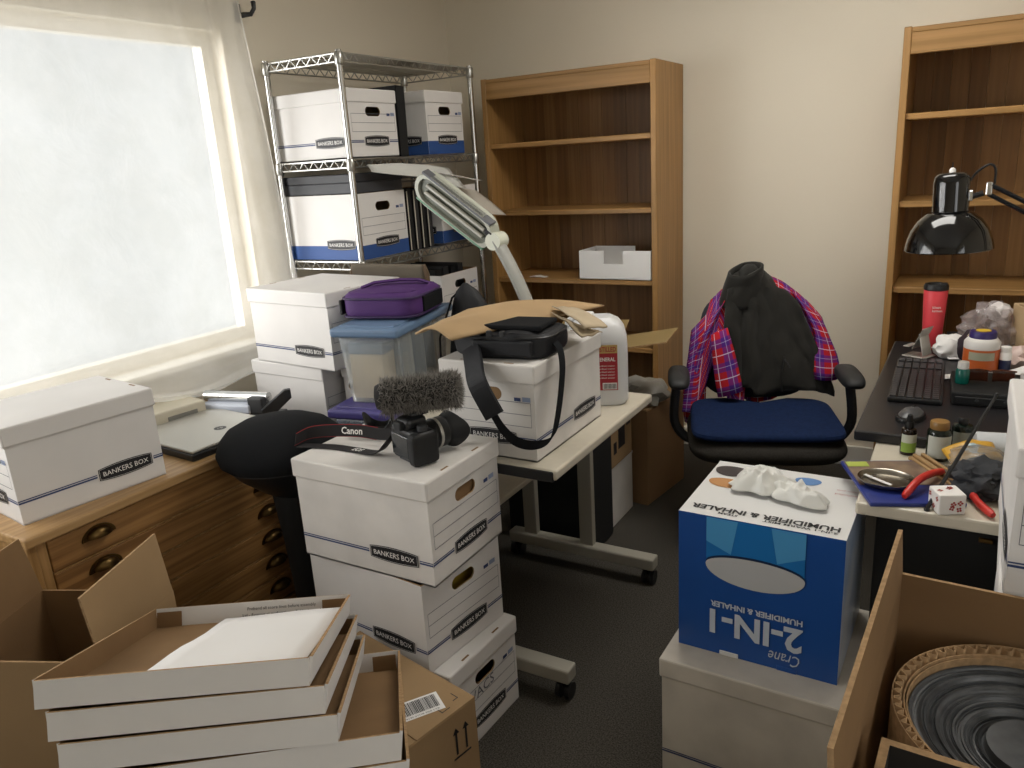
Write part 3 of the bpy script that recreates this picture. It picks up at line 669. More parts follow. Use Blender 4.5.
# things behind and under the table
pc = thing('computer_tower', 'black computer tower under the end of the grey table', 'computer', (-1.36, 2.60, 0))
MB().rbox((0, 0, 0.23), (0.38, 0.20, 0.45), 0.006).build('case', M_blackm, pc)
MB().rbox((0, -0.101, 0.25), (0.36, 0.006, 0.38), 0.003).build('side_panel', M_black, pc)
for s in (-1, 1): MB().rbox((s * 0.13, 0, 0.004), (0.04, 0.18, 0.008), 0.002, 1).build('foot', M_dkgrey, pc)
wb = thing('file_box', 'plain white box on the carpet beside the computer tower', 'box', (-1.335, 2.845, 0))
MB().rbox((0, 0, 0.13), (0.28, 0.27, 0.26), 0.004).build('body', M_card2, wb)
MB().rbox((0, 0, 0.2625), (0.284, 0.274, 0.012), 0.003).build('lid', M_card2, wb)
sb = thing('small_carton', 'small brown carton with black print on the plain white box', 'box', (-1.325, 2.84, 0.269))
MB().rbox((0, 0, 0.095), (0.27, 0.25, 0.19), 0.003).build('body', M_kraft, sb)
pm = MB().box((0.1358, 0.01, 0.12), (0.0012, 0.07, 0.11)); pm.box((0.1358, 0.085, 0.15), (0.0012, 0.04, 0.02)); pm.box((0.1358, -0.06, 0.08), (0.0012, 0.03, 0.05)); pm.build('black_print', M_ink, sb)
MB().rbox((0.03, -0.02, 0.196), (0.20, 0.20, 0.008), 0.002, 1, T=rotm(0, D(-4), 0)).build('flap', M_kraft, sb)
bb = thing('carton', 'tall brown carton on the carpet between table and office chair', 'box', (-1.245, 3.205, 0), D(-8))
MB().rbox((0, 0, 0.222), (0.27, 0.36, 0.444), 0.003).build('body', mat('kraft_dull', '8E6E4C', 0.8, var=0.12, vscale=4), bb)
MB().box((0, 0, 0.4455), (0.05, 0.358, 0.001)).build('tape', mat('tape_brown', '9C7C57', 0.3), bb)
for s in (-1, 1): MB().rbox((s * 0.067, 0, 0.447), (0.132, 0.358, 0.004), 0.001, 1).build('flap', M_kraft, bb)
gr = thing('plastic_wrapping', 'crumpled grey plastic wrapping on the tall brown carton', 'wrapping', (-1.19, 3.13, 0.4495))
crumple(MB(), (0, 0, 0.045), (0.10, 0.09, 0.055), 0.35, 3, 3, flat=0.0).build('sheet', mat('grey_plastic_film', '9B9890', 0.35, alpha=0.9), gr)
bk = thing('black_pouch', 'black zipped pouch behind the white jug', 'bag', (-1.36, 3.12, 0.4495))
crumple(MB(), (0, 0, 0.10), (0.07, 0.09, 0.12), 0.18, 5, 3, flat=0.0).build('body', M_nylon, bk)
MB().tube([(0.06, -0.05, 0.10), (0.066, 0.0, 0.12), (0.06, 0.05, 0.10)], 0.003, 5).build('zip', M_dkgrey, bk)

def carton(name, label, loc, rz, w_, d_, h_, flaps=(), t=0.005, mo=None, mi_=None, mh=None):
    """Open carton: bottom, four walls, hinged flaps given as (side, length, angle out from upright)."""
    mo = mo or M_kraft; mi_ = mi_ or M_kraft_in
    b = thing(name, label, 'box', loc, rz); mm = [mo, mi_, M_kraft_edge]
    MB().box((0, 0, t / 2), (w_, d_, t), 0, None, {'+z': 1}).build('bottom', mm, b)
    for side in ('-y', '+y', '-x', '+x'):
        s = -1 if side[0] == '-' else 1
        if side[1] == 'y': MB().box((0, s * (d_ / 2 - t / 2), h_ / 2), (w_, t, h_), 0, None, {('+y' if s < 0 else '-y'): 1, '+z': 2}).build('wall', mm, b)
        else: MB().box((s * (w_ / 2 - t / 2), 0, h_ / 2), (t, d_ - 2 * t, h_), 0, None, {('+x' if s < 0 else '-x'): 1, '+z': 2}).build('wall', mm, b)
    for side, ln, an in flaps:
        s = -1 if side[0] == '-' else 1
        m = MB()
        if side[1] == 'y':
            m.box((0, 0, ln / 2), (w_ - 0.004, t, ln), 2, None, {'-y': 0 if s < 0 else 1, '+y': 1 if s < 0 else 0})
            o = m.build('flap', mm, b, (0, s * (d_ / 2 - t / 2), h_), (-s * an, 0, 0))
        else:
            m.box((0, 0, ln / 2), (t, d_ - 0.004, ln), 2, None, {'-x': 0 if s < 0 else 1, '+x': 1 if s < 0 else 0})
            o = m.build('flap', mm, b, (s * (w_ / 2 - t / 2), 0, h_), (0, s * an, 0))
    return b
carton('open_carton', 'open brown carton with one flap spread out behind the white jug', (-1.365, 2.85, 0.4725), D(8), 0.30, 0.26, 0.30, (('+x', 0.24, D(80)), ('-x', 0.13, D(60)), ('+y', 0.13, D(70))), mo=mat('kraft_olive', '8B7549', 0.8, var=0.1), mi_=mat('kraft_olive_in', '8B7549', 0.8))

# jug with red label
jg = thing('plastic_jug', 'white plastic jug with red label on the grey table', 'jug', (-1.030, 2.275, 0.7305), D(24))
M_jug = mat('milky_plastic', 'E6E6E6', 0.35, transm=0.25)
def jug(u, v):
    a = 2 * PI * u; c, s = math.cos(a), math.sin(a); e = 0.45
    pr_ = [(0, 0.90), (0.03, 1.0), (0.6, 1.0), (0.76, 0.985), (0.87, 0.91), (0.95, 0.76), (1.0, 0.50)]
    for (v0, k0), (v1, k1) in zip(pr_, pr_[1:]):
        if v <= v1: k = k0 + (k1 - k0) * (v - v0) / (v1 - v0); break
    sl = 0.0
    return (math.copysign(abs(c) ** e, c) * 0.10 * k, math.copysign(abs(s) ** e, s) * 0.078 * k, v * 0.285)
m = MB().grid(jug, 40, 22, cu=True); m.add([jug(i / 40, 0) for i in range(40)], [tuple(range(39, -1, -1))]); m.add([jug(i / 40, 1) for i in range(40)], [tuple(range(40))]); m.build('body', M_jug, jg)
MB().tube([(-0.03, 0, 0.275), (-0.06, 0, 0.29), (-0.088, 0, 0.27), (-0.096, 0, 0.22)], 0.013, 8).build('handle', M_jug, jg)
MB().lathe([(0.020, 0.284), (0.020, 0.296), (0.018, 0.298), (0.0, 0.298)], 16, T=TR(-0.025, 0, 0)).build('cap', mat('white_cap', 'E8E6E2', 0.4), jg)
lb = MB(); FT = TR(0.028, -0.0800, 0.13, PI / 2, 0, 0)
lb.add([(-0.037, -0.075, 0), (0.037, -0.075, 0), (0.037, 0.075, 0), (-0.037, 0.075, 0)], [(0, 1, 2, 3)], 0, False, FT)
lb.add([(-0.037, 0.048, 0.0004), (0.037, 0.048, 0.0004), (0.037, 0.075, 0.0004), (-0.037, 0.075, 0.0004)], [(0, 1, 2, 3)], 2, False, FT)
lb.text('DISTILLED', 0.066, 0.016, FT @ TR(0, 0.061, 0.0008), 0, 0.02); lb.text('GENERAL', 0.06, 0.013, FT @ TR(0, 0.028, 0.0008), 1, 0.02)
for k in range(5): lb.text('purified water', 0.056, 0.006, FT @ TR(0, 0.006 - 0.010 * k, 0.0008), 1)
lb.add([(-0.012, -0.072, 0.0006), (0.034, -0.072, 0.0006), (0.034, -0.050, 0.0006), (-0.012, -0.050, 0.0006)], [(0, 1, 2, 3)], 1, False, FT)
for k in range(10): lb.add([(-0.009 + 0.0042 * k, -0.070, 0.0009), (-0.0065 + 0.0042 * k, -0.070, 0.0009), (-0.0065 + 0.0042 * k, -0.053, 0.0009), (-0.009 + 0.0042 * k, -0.053, 0.0009)], [(0, 1, 2, 3)], 3, False, FT)
lb.build('label', [mat('label_red', '9E1F2C', 0.5), M_whiteink, mat('label_gold', 'B89A5A', 0.5), M_ink], jg)

# ------------------------------------------------------------------ bags and card on the table box
def ribbon(m, pts, wdir, wid, th=0.003, mi=0):
    """Flat strap along pts; wdir gives the width direction at each point."""
    P = [Vector(p) for p in pts]; Wd = [Vector(q).normalized() for q in wdir]; vs_ = []
    for i, p in enumerate(P):
        t = (P[min(i + 1, len(P) - 1)] - P[max(i - 1, 0)]).normalized(); n = t.cross(Wd[i]).normalized()
        for a, b in ((-1, -1), (1, -1), (1, 1), (-1, 1)): vs_.append(p + Wd[i] * (a * wid / 2) + n * (b * th / 2))
    fs = []
    for i in range(len(P) - 1):
        for k in range(4): fs.append((i * 4 + k, i * 4 + (k + 1) % 4, i * 4 + 4 + (k + 1) % 4, i * 4 + 4 + k))
    fs += [(3, 2, 1, 0), tuple((len(P) - 1) * 4 + k for k in range(4))]
    return m.add(vs_, fs, mi, False)
def smooth_path(pts, n=6):
    P = [Vector(p) for p in pts]; out = []
    for i in range(len(P) - 1):
        a, b, c, d = P[max(i - 1, 0)], P[i], P[i + 1], P[min(i + 2, len(P) - 1)]
        for k in range(n):
            t = k / n
            out.append(0.5 * ((2 * b) + (c - a) * t + (2 * a - 5 * b + 4 * c - d) * t * t + (3 * b - a - 3 * c + d) * t ** 3))
    return out + [P[-1]]
cb = thing('camera_bag', 'black nylon camera bag with shoulder strap on the table box', 'bag', (-1.095, 1.835, 1.0005), D(6))
bg_ = bagshape(0.30, 0.20, 0.068, 0.5)
bg_.v = [(x + 0.010 * noise.noise(Vector((x * 12, y * 12, z * 14))), y + 0.012 * noise.noise(Vector((x * 11 + 5, y * 12, z * 14))), max(0.0, z + (0.012 * noise.noise(Vector((x * 10, y * 10, 3))) if z > 0.01 else 0))) for x, y, z in bg_.v]
bg_.build('body', M_nylon, cb)
MB().tube(ring_(0.302, 0.202, 0.060, 0, 0.5), 0.0035, 6, closed=True).build('zip', M_black, cb)
MB().rbox((0.02, -0.101, 0.032), (0.18, 0.016, 0.045), 0.007, 2).build('front_pocket', M_nylon, cb)
MB().rbox((0, 0, 0.080), (0.24, 0.13, 0.014), 0.006, 2).build('top_flap', M_blackfab, cb)
for k, x in enumerate((-0.055, -0.02, 0.02)): MB().rbox((x, -0.095, 0.066), (0.014, 0.012, 0.026), 0.003).build('buckle', M_dkgrey, cb)
s1 = smooth_path([(-0.075, -0.100, 0.030), (-0.045, -0.150, 0.002), (-0.015, -0.192, -0.045), (0.035, -0.205, -0.125)])
m = MB(); ribbon(m, s1, [(0.85, 0.1, 0.5)] * len(s1), 0.054, 0.012); m.build('shoulder_pad', M_nylon, cb)
s2 = smooth_path([(0.030, -0.205, -0.118), (0.06, -0.21, -0.160), (0.10, -0.215, -0.188), (0.145, -0.20, -0.198), (0.180, -0.175, -0.185), (0.188, -0.14, -0.13), (0.186, -0.09, -0.03), (0.172, -0.06, 0.02), (0.150, -0.04, 0.04)])
wd = [Vector((0.3, 0.2, 1)).lerp(Vector((0.2, 1, 0.1)), min(1, max(0, (i - 16) / 14))) for i in range(len(s2))]
m = MB(); ribbon(m, s2, wd, 0.026, 0.003); m.build('strap', M_blackfab, cb)
cp = thing('cardboard_sheet', 'torn tan cardboard sheet lying over the black camera bag', 'cardboard', (0, 0, 0))
sheet((-1.318, 1.690, 1.068), (-1.160, 1.640, 1.072), (-1.275, 1.90, 1.098), (-0.960, 2.185, 1.068), 0.024, 2.0, 12).build('sheet', mat('tan_card', 'AE916A', 0.8, var=0.12), cp, solid=0.006)
c2 = thing('folded_cardboard', 'small folded piece of pale cardboard at the table box corner', 'cardboard', (0, 0, 0))
sheet((-1.05, 2.01, 1.097), (-0.89, 1.89, 1.065), (-1.00, 2.07, 1.080), (-0.855, 1.965, 1.055), 0.008, 6.0, 10).build('upper_leaf', mat('pale_card', 'B8A78C', 0.8, var=0.2), c2, solid=0.004)
sheet((-1.045, 1.99, 1.085), (-0.89, 1.868, 1.045), (-0.89, 1.89, 1.062), (-0.862, 1.945, 1.042), 0.004, 9.0, 10).build('lower_leaf', mat('pale_card_b', 'A39277', 0.8, var=0.2), c2, solid=0.004)
# slumped triangular bag
tbg = thing('drawstring_bag', 'slumped black bag with pointed top behind the table box', 'bag', (-1.415, 2.19, 0.7305))
def tri(u, v):
    a = 2 * PI * u; k = (1 - v) ** 0.55 * 0.94 + 0.06; f = 1 + 0.12 * math.sin(3 * a + 1) * v + 0.06 * noise.noise(Vector((math.cos(a) * 2, math.sin(a) * 2, v * 3)))
    return (0.135 * k * f * math.cos(a) - 0.06 * v, 0.115 * k * f * math.sin(a), v * 0.395)
m = MB().grid(tri, 32, 16, cu=True); m.add([tri(i / 32, 0) for i in range(32)], [tuple(range(31, -1, -1))]); m.add([tri(i / 32, 1) for i in range(32)], [tuple(range(32))]); m.build('body', M_nylon, tbg)
MB().rbox((0.052, -0.030, 0.25), (0.030, 0.004, 0.012), 0.001, 1, T=rotm(0, 0, 0)).build('tag', M_silver, tbg)
MB().tube([(-0.06, 0, 0.385), (-0.09, -0.04, 0.35), (-0.115, -0.095, 0.22), (-0.11, -0.115, 0.02)], 0.004, 6).build('drawcord', M_blackfab, tbg)

# ------------------------------------------------------------------ fluorescent lamp on the table
fl = thing('fluorescent_lamp', 'grey fluorescent task lamp leaning over from the grey table', 'lamp', (-1.235, 2.245, 0.7305))
M_lampgrey = mat('lamp_grey', 'A9AB9E', 0.45); M_lampdark = mat('lamp_dark_grey', '55565A', 0.5); M_lampgreen = mat('lamp_green_tint', '5E8A70', 0.4)
MB().lathe([(0.07, 0.0), (0.075, 0.006), (0.072, 0.018), (0.03, 0.028), (0.018, 0.04)], 28).build('base', M_lampdark, fl)
pa, pj = Vector((0.0, 0.0, 0.03)), Vector((-0.168, 0.055, 0.525))
pm_ = Vector((-0.040, 0.045, 0.275))
MB().tube(smooth_path([pa, Vector((0.004, 0.03, 0.16)), pm_]), 0.027, 12).build('lower_arm', M_lampgrey, fl)
MB().tube(smooth_path([pm_, pm_.lerp(pj, 0.5) + Vector((0.006, 0, 0.003)), pj]), 0.031, 12, flat=0.62).build('upper_arm', mat('lamp_arm_grey', '9A9A94', 0.4), fl)
MB().tube([pj + Vector((0.0, -0.03, 0)), pj + Vector((0, 0.03, 0))], 0.030, 16).build('pivot', mat('lamp_cream', 'C9CBBB', 0.45), fl)
hx = Vector((-0.45, 0.055, 0.722)) - pj; ln = hx.length; ex = hx.normalized(); nrm = Vector((0.30, -0.80, -0.52)); nrm -= ex * nrm.dot(ex); nrm.normalize(); ey = nrm.cross(ex)
HT = Matrix(((ex.x, ey.x, nrm.x, pj.x), (ex.y, ey.y, nrm.y, pj.y), (ex.z, ey.z, nrm.z, pj.z), (0, 0, 0, 1)))
def capsule(w_, l0, l1, n=8):
    r = w_ / 2; out = [(l0 + r - r * math.sin(PI * i / n), -r * math.cos(PI * i / n)) for i in range(n + 1)]
    return out[::1] + [(l1 - r + r * math.sin(PI * i / n), r * math.cos(PI * i / n)) for i in range(n + 1)]
co = capsule(0.122, 0.01, ln + 0.03)
MB().prism(co, 0.03, 0, HT @ TR(0, 0, -0.022)).build('head_shell', M_lampgrey, fl)
ci = capsule(0.122, 0.01, ln + 0.03); cj = capsule(0.096, 0.026, ln + 0.014); n = len(ci)
m = MB(); m.add([(x, y, 0.008) for x, y in ci] + [(x, y, 0.022) for x, y in ci] + [(x, y, 0.022) for x, y in cj] + [(x, y, 0.0085) for x, y in cj],
      [(k * n + i, k * n + (i + 1) % n, (k + 1) * n + (i + 1) % n, (k + 1) * n + i) for k in range(3) for i in range(n)], 0, False, HT)
m.build('head_rim', M_lampgrey, fl)
m = MB(); m.add([(x, y, 0.0088) for x, y in cj], [tuple(range(n - 1, -1, -1))], 0, False, HT); m.build('reflector', mat('reflector', '63665C', 0.35), fl)
for y in (-0.018, 0.012): MB().tube([(0.05, y, 0.017), (ln - 0.02, y, 0.017)], 0.0075, 10, T=HT).build('tube', mat('unlit_tube', 'A9A79C', 0.35), fl)
MB().rbox((ln / 2 + 0.02, 0.054, 0.010), (ln - 0.02, 0.008, 0.028), 0.003, 2, T=HT).build('green_edge', M_lampgreen, fl)
MB().rbox((ln / 2 + 0.02, -0.056, 0.008), (ln - 0.02, 0.010, 0.032), 0.003, 2, T=HT).build('dark_edge', M_lampdark, fl)
MB().rbox((0.03, -0.02, 0.020), (0.03, 0.02, 0.008), 0.002, 1, T=HT).build('switch', M_black, fl)

# ------------------------------------------------------------------ camera on the top box
ZT = 0.8045
cm = thing('photo_camera', 'black stills camera with furry microphone on the white box stack', 'camera', (-1.168, 1.452, ZT), D(-20))
MB().rbox((0, 0, 0.045), (0.128, 0.058, 0.086), 0.010, 3).build('body', M_black, cm)
MB().rbox((0.050, -0.006, 0.044), (0.034, 0.078, 0.084), 0.012, 3).build('grip', M_blackm, cm)
MB().rbox((-0.008, 0.002, 0.098), (0.056, 0.062, 0.034), 0.012, 3).build('viewfinder_hump', M_black, cm)
MB().rbox((-0.010, -0.034, 0.096), (0.034, 0.016, 0.022), 0.005, 2).build('eyecup', M_blackm, cm)
MB().rbox((-0.014, -0.031, 0.042), (0.078, 0.008, 0.058), 0.003, 2).build('screen', mat('screen_glass', '26292C', 0.12), cm)
MB().rbox((0, 0, 0.003), (0.07, 0.055, 0.006), 0.002, 1).build('tripod_plate', M_dkgrey, cm)
for x, y, z in ((0.035, -0.033, 0.075), (0.035, -0.033, 0.058), (0.035, -0.033, 0.030)): MB().lathe([(0.006, 0), (0.006, 0.003), (0.0, 0.004)], 12, T=TR(x, y, z, PI / 2, 0, 0)).build('button', M_dkgrey, cm)
MB().lathe([(0.014, 0.0), (0.014, 0.010), (0.012, 0.012), (0, 0.012)], 16, T=TR(0.044, 0.0, 0.088)).build('mode_dial', M_dkgrey, cm)
LT = TR(-0.006, 0.026, 0.050, -PI / 2, 0, 0)
ls = MB().lathe([(0.035, 0.0), (0.037, 0.01), (0.037, 0.03), (0.040, 0.033), (0.040, 0.062), (0.037, 0.066), (0.039, 0.085), (0.034, 0.085), (0.03, 0.07), (0, 0.07)], 28, T=LT).build('lens', M_black, cm)
MB().lathe([(0.0405, 0.036), (0.0412, 0.038), (0.0412, 0.042), (0.0405, 0.044)], 28, T=LT).build('silver_ring', M_silver, ls)
def petals(r0, r1, z0, z1, T, n=48, t=0.0025):
    m = MB(); ro = []; 
    for sgn, rr in ((1, 0), (-1, t)):
        pass
    vs_ = []
    for rad in (0, -t):
        for k in range(n):
            a = 2 * PI * k / n; zt = z0 + (z1 - z0) * (0.62 + 0.38 * math.cos(2 * a) * (1.0 if math.cos(2 * a) > 0 else 0.7))
            vs_.append(((r0 + rad) * math.cos(a), (r0 + rad) * math.sin(a), z0)); vs_.append(((r1 + rad) * math.cos(a), (r1 + rad) * math.sin(a), zt))
    f = []
    for k in range(n):
        l = (k + 1) % n
        f += [(2 * k, 2 * l, 2 * l + 1, 2 * k + 1), (2 * n + 2 * k + 1, 2 * n + 2 * l + 1, 2 * n + 2 * l, 2 * n + 2 * k), (2 * k + 1, 2 * l + 1, 2 * n + 2 * l + 1, 2 * n + 2 * k + 1)]
    return m.add(vs_, f, 0, True, T)
petals(0.040, 0.050, 0.070, 0.118, LT).build('petal_hood', M_blackm, ls)
# microphone
mdir = Vector((0.168, 0.102, 0)).normalized(); mrot = math.atan2(mdir.y, mdir.x) - D(-20)
MT = TR(-0.004, 0.030, 0.168, 0, D(-3), mrot)
mic = MB().tube([(-0.112, 0, 0), (-0.108, 0, 0), (-0.09, 0, 0), (0.07, 0, 0), (0.092, 0, 0), (0.10, 0, 0)], [0.012, 0.030, 0.038, 0.038, 0.028, 0.006], 18, T=MT).build('microphone', mat('fur_base', '2B2A29', 0.95), cm)
rnd = random.Random(3); fur = MB()
for k in range(5200):
    x = rnd.uniform(-0.095, 0.10); a = rnd.uniform(0, 2 * PI)
    if rnd.random() < 0.16:
        rr = rnd.uniform(0, 0.034); base = Vector((0.095, rr * math.cos(a), rr * math.sin(a))); d = Vector((1, math.cos(a) * rr * 22, math.sin(a) * rr * 22))
    else:
        base = Vector((x, 0.037 * math.cos(a), 0.037 * math.sin(a))); d = Vector((0.0, math.cos(a), math.sin(a)))
    d = d.normalized() + Vector((rnd.gauss(0.15, 0.5), rnd.gauss(0, 0.45), rnd.gauss(-0.1, 0.45))); d.normalize(); l_ = rnd.uniform(0.011, 0.025)
    s_ = d.orthogonal().normalized() * 0.0011; q = d.cross(s_).normalized() * 0.0011; tip = base + d * l_ + Vector((0, 0, -0.002))
    fur.add([base + s_, base - s_ * 0.5 + q, base - s_ * 0.5 - q, tip], [(0, 1, 3), (1, 2, 3), (2, 0, 3)], 0 if rnd.random() < 0.6 else 1, True, MT)
fur.build('fur', [mat('fur_grey', '8A857E', 0.9), mat('fur_dark', '57534E', 0.9)], mic, kind='stuff')
mm = MB(); mm.rbox((0, 0.02, 0.118), (0.020, 0.05, 0.010), 0.003, 2); mm.tube([(0, 0.02, 0.115), (0, 0.025, 0.140)], 0.009, 8); mm.build('shoe_mount', M_black, cm)
MB().tube([(-0.06, -0.005, 0.165), (-0.075, -0.01, 0.14), (-0.07, -0.02, 0.10), (-0.062, -0.02, 0.075)], 0.003, 6).build('microphone_cable', M_black, cm)
# neck strap with lettering
s1 = smooth_path([(-0.066, 0.0, 0.075), (-0.105, 0.018, 0.045), (-0.150, 0.000, 0.030), (-0.215, -0.035, 0.034), (-0.275, -0.080, 0.034), (-0.318, -0.132, 0.032), (-0.325, -0.175, 0.022)])
M_strap = mat('strap_black', '1A1719', 0.8, bump=0.2, bscale=400)
m = MB(); ribbon(m, s1, [(0.05, 0.25, 1)] * len(s1), 0.032, 0.0025); stp = m.build('neck_strap', M_strap, cm)
m = MB()
for s in (-1, 1): m.tube([p + Vector((0.05, 0.25, 1)).normalized() * (s * 0.0165) for p in s1[14:]], 0.0013, 5)
m.build('red_edge', mat('strap_red', '8A1F24', 0.7), stp)
def on_strap(path, i, wv, off):
    p = Vector(path[i]); t = (Vector(path[i - 2]) - Vector(path[i + 2])).normalized(); y = Vector(wv).normalized(); y = (y - t * y.dot(t)).normalized(); z = t.cross(y); p = p + z * off
    return Matrix(((t.x, y.x, z.x, p.x), (t.y, y.y, z.y, p.y), (t.z, y.z, z.z, p.z), (0, 0, 0, 1)))
m = MB(); m.text('Canon', 0.062, 0.020, on_strap(s1, 20, (0.05, 0.25, 1), 0.0022), 0, 0.02); m.build('strap_lettering', M_whiteink, stp)
s3 = smooth_path([(-0.062, -0.010, 0.070), (-0.075, -0.035, 0.035), (-0.100, -0.055, 0.008), (-0.175, -0.080, 0.0030), (-0.245, -0.110, 0.0030), (-0.320, -0.165, 0.0036)])
m = MB(); ribbon(m, s3, [(0.3, -0.95, 0.0)] * len(s3), 0.032, 0.0022); st3 = m.build('neck_strap', M_strap, cm)
m = MB(); m.text('EOS', 0.034, 0.018, on_strap(s3, 17, (-0.3, 0.95, 0.0), 0.0022), 0, 0.02, 0.3); m.build('strap_lettering', M_whiteink, st3)
hd = thing('lens_hood', 'loose black petal lens hood standing beside the camera', 'lens hood', (-1.375, 1.565, ZT))
petals(0.036, 0.045, 0.0, 0.068, TR(0, 0, 0, 0, 0, 0.5)).build('hood', M_black, hd)
MB().lathe([(0.033, 0.0), (0.038, 0.0), (0.039, 0.012), (0.035, 0.013)], 32).build('mount_ring', M_blackm, hd)
# ------------------------------------------------------------------ office chair with clothes
CH = thing('office_chair', 'black office chair with a blue seat cushion facing the room', 'chair', (-0.640, 2.95, 0), D(19))
M_seatfab = mat('chair_fabric', '3A3733', 0.95, bump=0.35, bscale=380, var=0.25, vscale=160, spec=0.15)
M_blue = mat('navy_cushion', '16294F', 0.9, bump=0.3, bscale=300, var=0.25, vscale=60, spec=0.2)
def pad(w_, d_, h_, e=0.4, crown=0.012, dip=0.0):
    def f(u, v):
        a = 2 * PI * u; c, s = math.cos(a), math.sin(a); k = math.sin(PI * min(max(v, 0.0), 1.0)) ** 0.32 if 0 < v < 1 else 0.0
        return (math.copysign(abs(c) ** e, c) * w_ / 2 * k, math.copysign(abs(s) ** e, s) * d_ / 2 * k, (v - 0.5) * h_ if False else -math.cos(PI * v) * h_ / 2 + (crown * (1 - k) if v > 0.5 else 0))
    return MB().grid(f, 44, 14, cu=True)
def at(o, x, y, z, rx=0, ry=0, rz=0): o.location = (x, y, z); o.rotation_euler = (rx, ry, rz); return o
at(pad(0.57, 0.54, 0.10).build('seat', M_seatfab, CH), 0, -0.02, 0.435)
cs = thing('seat_cushion', 'navy blue foam cushion on the office chair seat', 'cushion', CH.location + Vector((0, 0, 0.486)), D(19))
def cush(u, v):
    a = 2 * PI * u; e = 0.33; c, s = math.cos(a), math.sin(a); k = [0.0, 0.90, 0.985, 1.0, 0.985, 0.93, 0.5, 0.0][round(v * 7)]
    z = [0.0, 0.0, 0.004, 0.014, 0.024, 0.031, 0.033, 0.033][round(v * 7)]
    x = math.copysign(abs(c) ** e, c) * 0.272 * k; y = math.copysign(abs(s) ** e, s) * 0.235 * k - 0.035
    if y > 0.10 and abs(x) < 0.06: y = 0.10 + (y - 0.10) * 0.2
    return (x * (1 + 0.05 * (-y)), y, z + 0.004 * noise.noise(Vector((x * 8, y * 8, 0))))
MB().grid(cush, 64, 7, cu=True).build('foam', M_blue, cs)
BT = TR(0, 0.245, 0.50, D(-10), 0, 0)
bk_ = pad(0.46, 0.44, 0.06, 0.55).build('backrest', mat('backrest_grey', '34383F', 0.9, bump=0.3, bscale=350, spec=0.15), CH); at(bk_, 0, 0.290, 0.715, D(80), 0, 0)
MB().tube([(0, 0.10, 0.375), (0, 0.30, 0.385), (0, 0.345, 0.46), (0, 0.345, 0.64)], 0.028, 8, flat=0.5).build('back_bracket', M_black, CH)
MB().lathe([(0.026, 0.10), (0.026, 0.25), (0.02, 0.25), (0.02, 0.36), (0.05, 0.385)], 16).build('gas_column', M_black, CH)
MB().rbox((0, 0, 0.378), (0.22, 0.24, 0.03), 0.008, 2).build('seat_mechanism', M_blackm, CH)
for k in range(5):
    a = 2 * PI * k / 5 + 0.2
    lg_ = MB().tube([(0.02 * math.cos(a), 0.02 * math.sin(a), 0.115), (0.30 * math.cos(a), 0.30 * math.sin(a), 0.075)], [0.028, 0.018], 8, flat=0.8).build('base_arm', M_black, CH)
    MB().tube([(0.30 * math.cos(a) - 0.022 * math.sin(a), 0.30 * math.sin(a) + 0.022 * math.cos(a), 0.028), (0.30 * math.cos(a) + 0.022 * math.sin(a), 0.30 * math.sin(a) - 0.022 * math.cos(a), 0.028)], 0.028, 14).build('caster', M_blackm, lg_)
for s in (-1, 1):
    ar = MB().tube(smooth_path([(s * 0.20, 0.02, 0.385), (s * 0.285, 0.02, 0.40), (s * 0.335, 0.03, 0.47), (s * 0.328, 0.05, 0.60), (s * 0.320, 0.05, 0.635)], 5), 0.019, 8).build('arm_support', M_black, CH)
    q = pad(0.085, 0.26, 0.045, 0.6).build('armrest_pad', mat('armrest_rubber', '2A2B2C', 0.6), CH); at(q, s * 0.318, 0.03, 0.650)

# clothes draped over the backrest; one shared frame: x across, y to the back, z up
def drape(hemf, hemb, top, width, thick, folds, seed, nu=40, nv=44, xf=None, ridge=0.0):
    """Cloth that climbs the front of the backrest, rolls over its top and hangs down behind."""
    def f(u, v):
        x = (u - 0.5) * width; hf, hb, tp = hemf(u), hemb(u), top(u)
        lean = math.tan(D(10)); r = thick
        Lf = tp - hf; Lr = PI * r; Lb = tp - hb; s = v * (Lf + Lr + Lb)
        if s < Lf: z = hf + s; y = -r + lean * (z - 0.5); h = 1 - z / tp
        elif s < Lf + Lr: a = (s - Lf) / r; z = tp + r * math.sin(a); y = -r * math.cos(a) + lean * (tp - 0.5); h = 0
        else: z = tp - (s - Lf - Lr); y = r + lean * (z - 0.5)
        k = folds * (noise.noise(Vector((x * 9 + seed, z * 2.5, seed))) + 0.7 * math.sin(x * 46 + 4 * noise.noise(Vector((x * 5, z * 4, seed + 3)))) * min(1, max(0, (tp - z) / 0.2)))
        wr = ridge * noise.noise(Vector((x * 22, z * 16, seed * 2)))
        X = x if xf is None else xf(x, z, u)
        return (X, y + (-1 if s < Lf + Lr / 2 else 1) * abs(k) - wr, z + 0.5 * wr)
    return MB().grid(f, nu, nv, uv=lambda u, v: (u * width, v * 1.2))
m_pl = bpy.data.materials.new('red_blue_plaid'); m_pl.use_nodes = True; nt = m_pl.node_tree; N = nt.nodes; L = nt.links; B = N['Principled BSDF']
B.inputs['Roughness'].default_value = 0.9; B.inputs['Specular IOR Level'].default_value = 0.15
uvn = N.new('ShaderNodeUVMap'); uvn.uv_map = 'map'; sp = N.new('ShaderNodeSeparateXYZ'); L.new(uvn.outputs[0], sp.inputs[0])
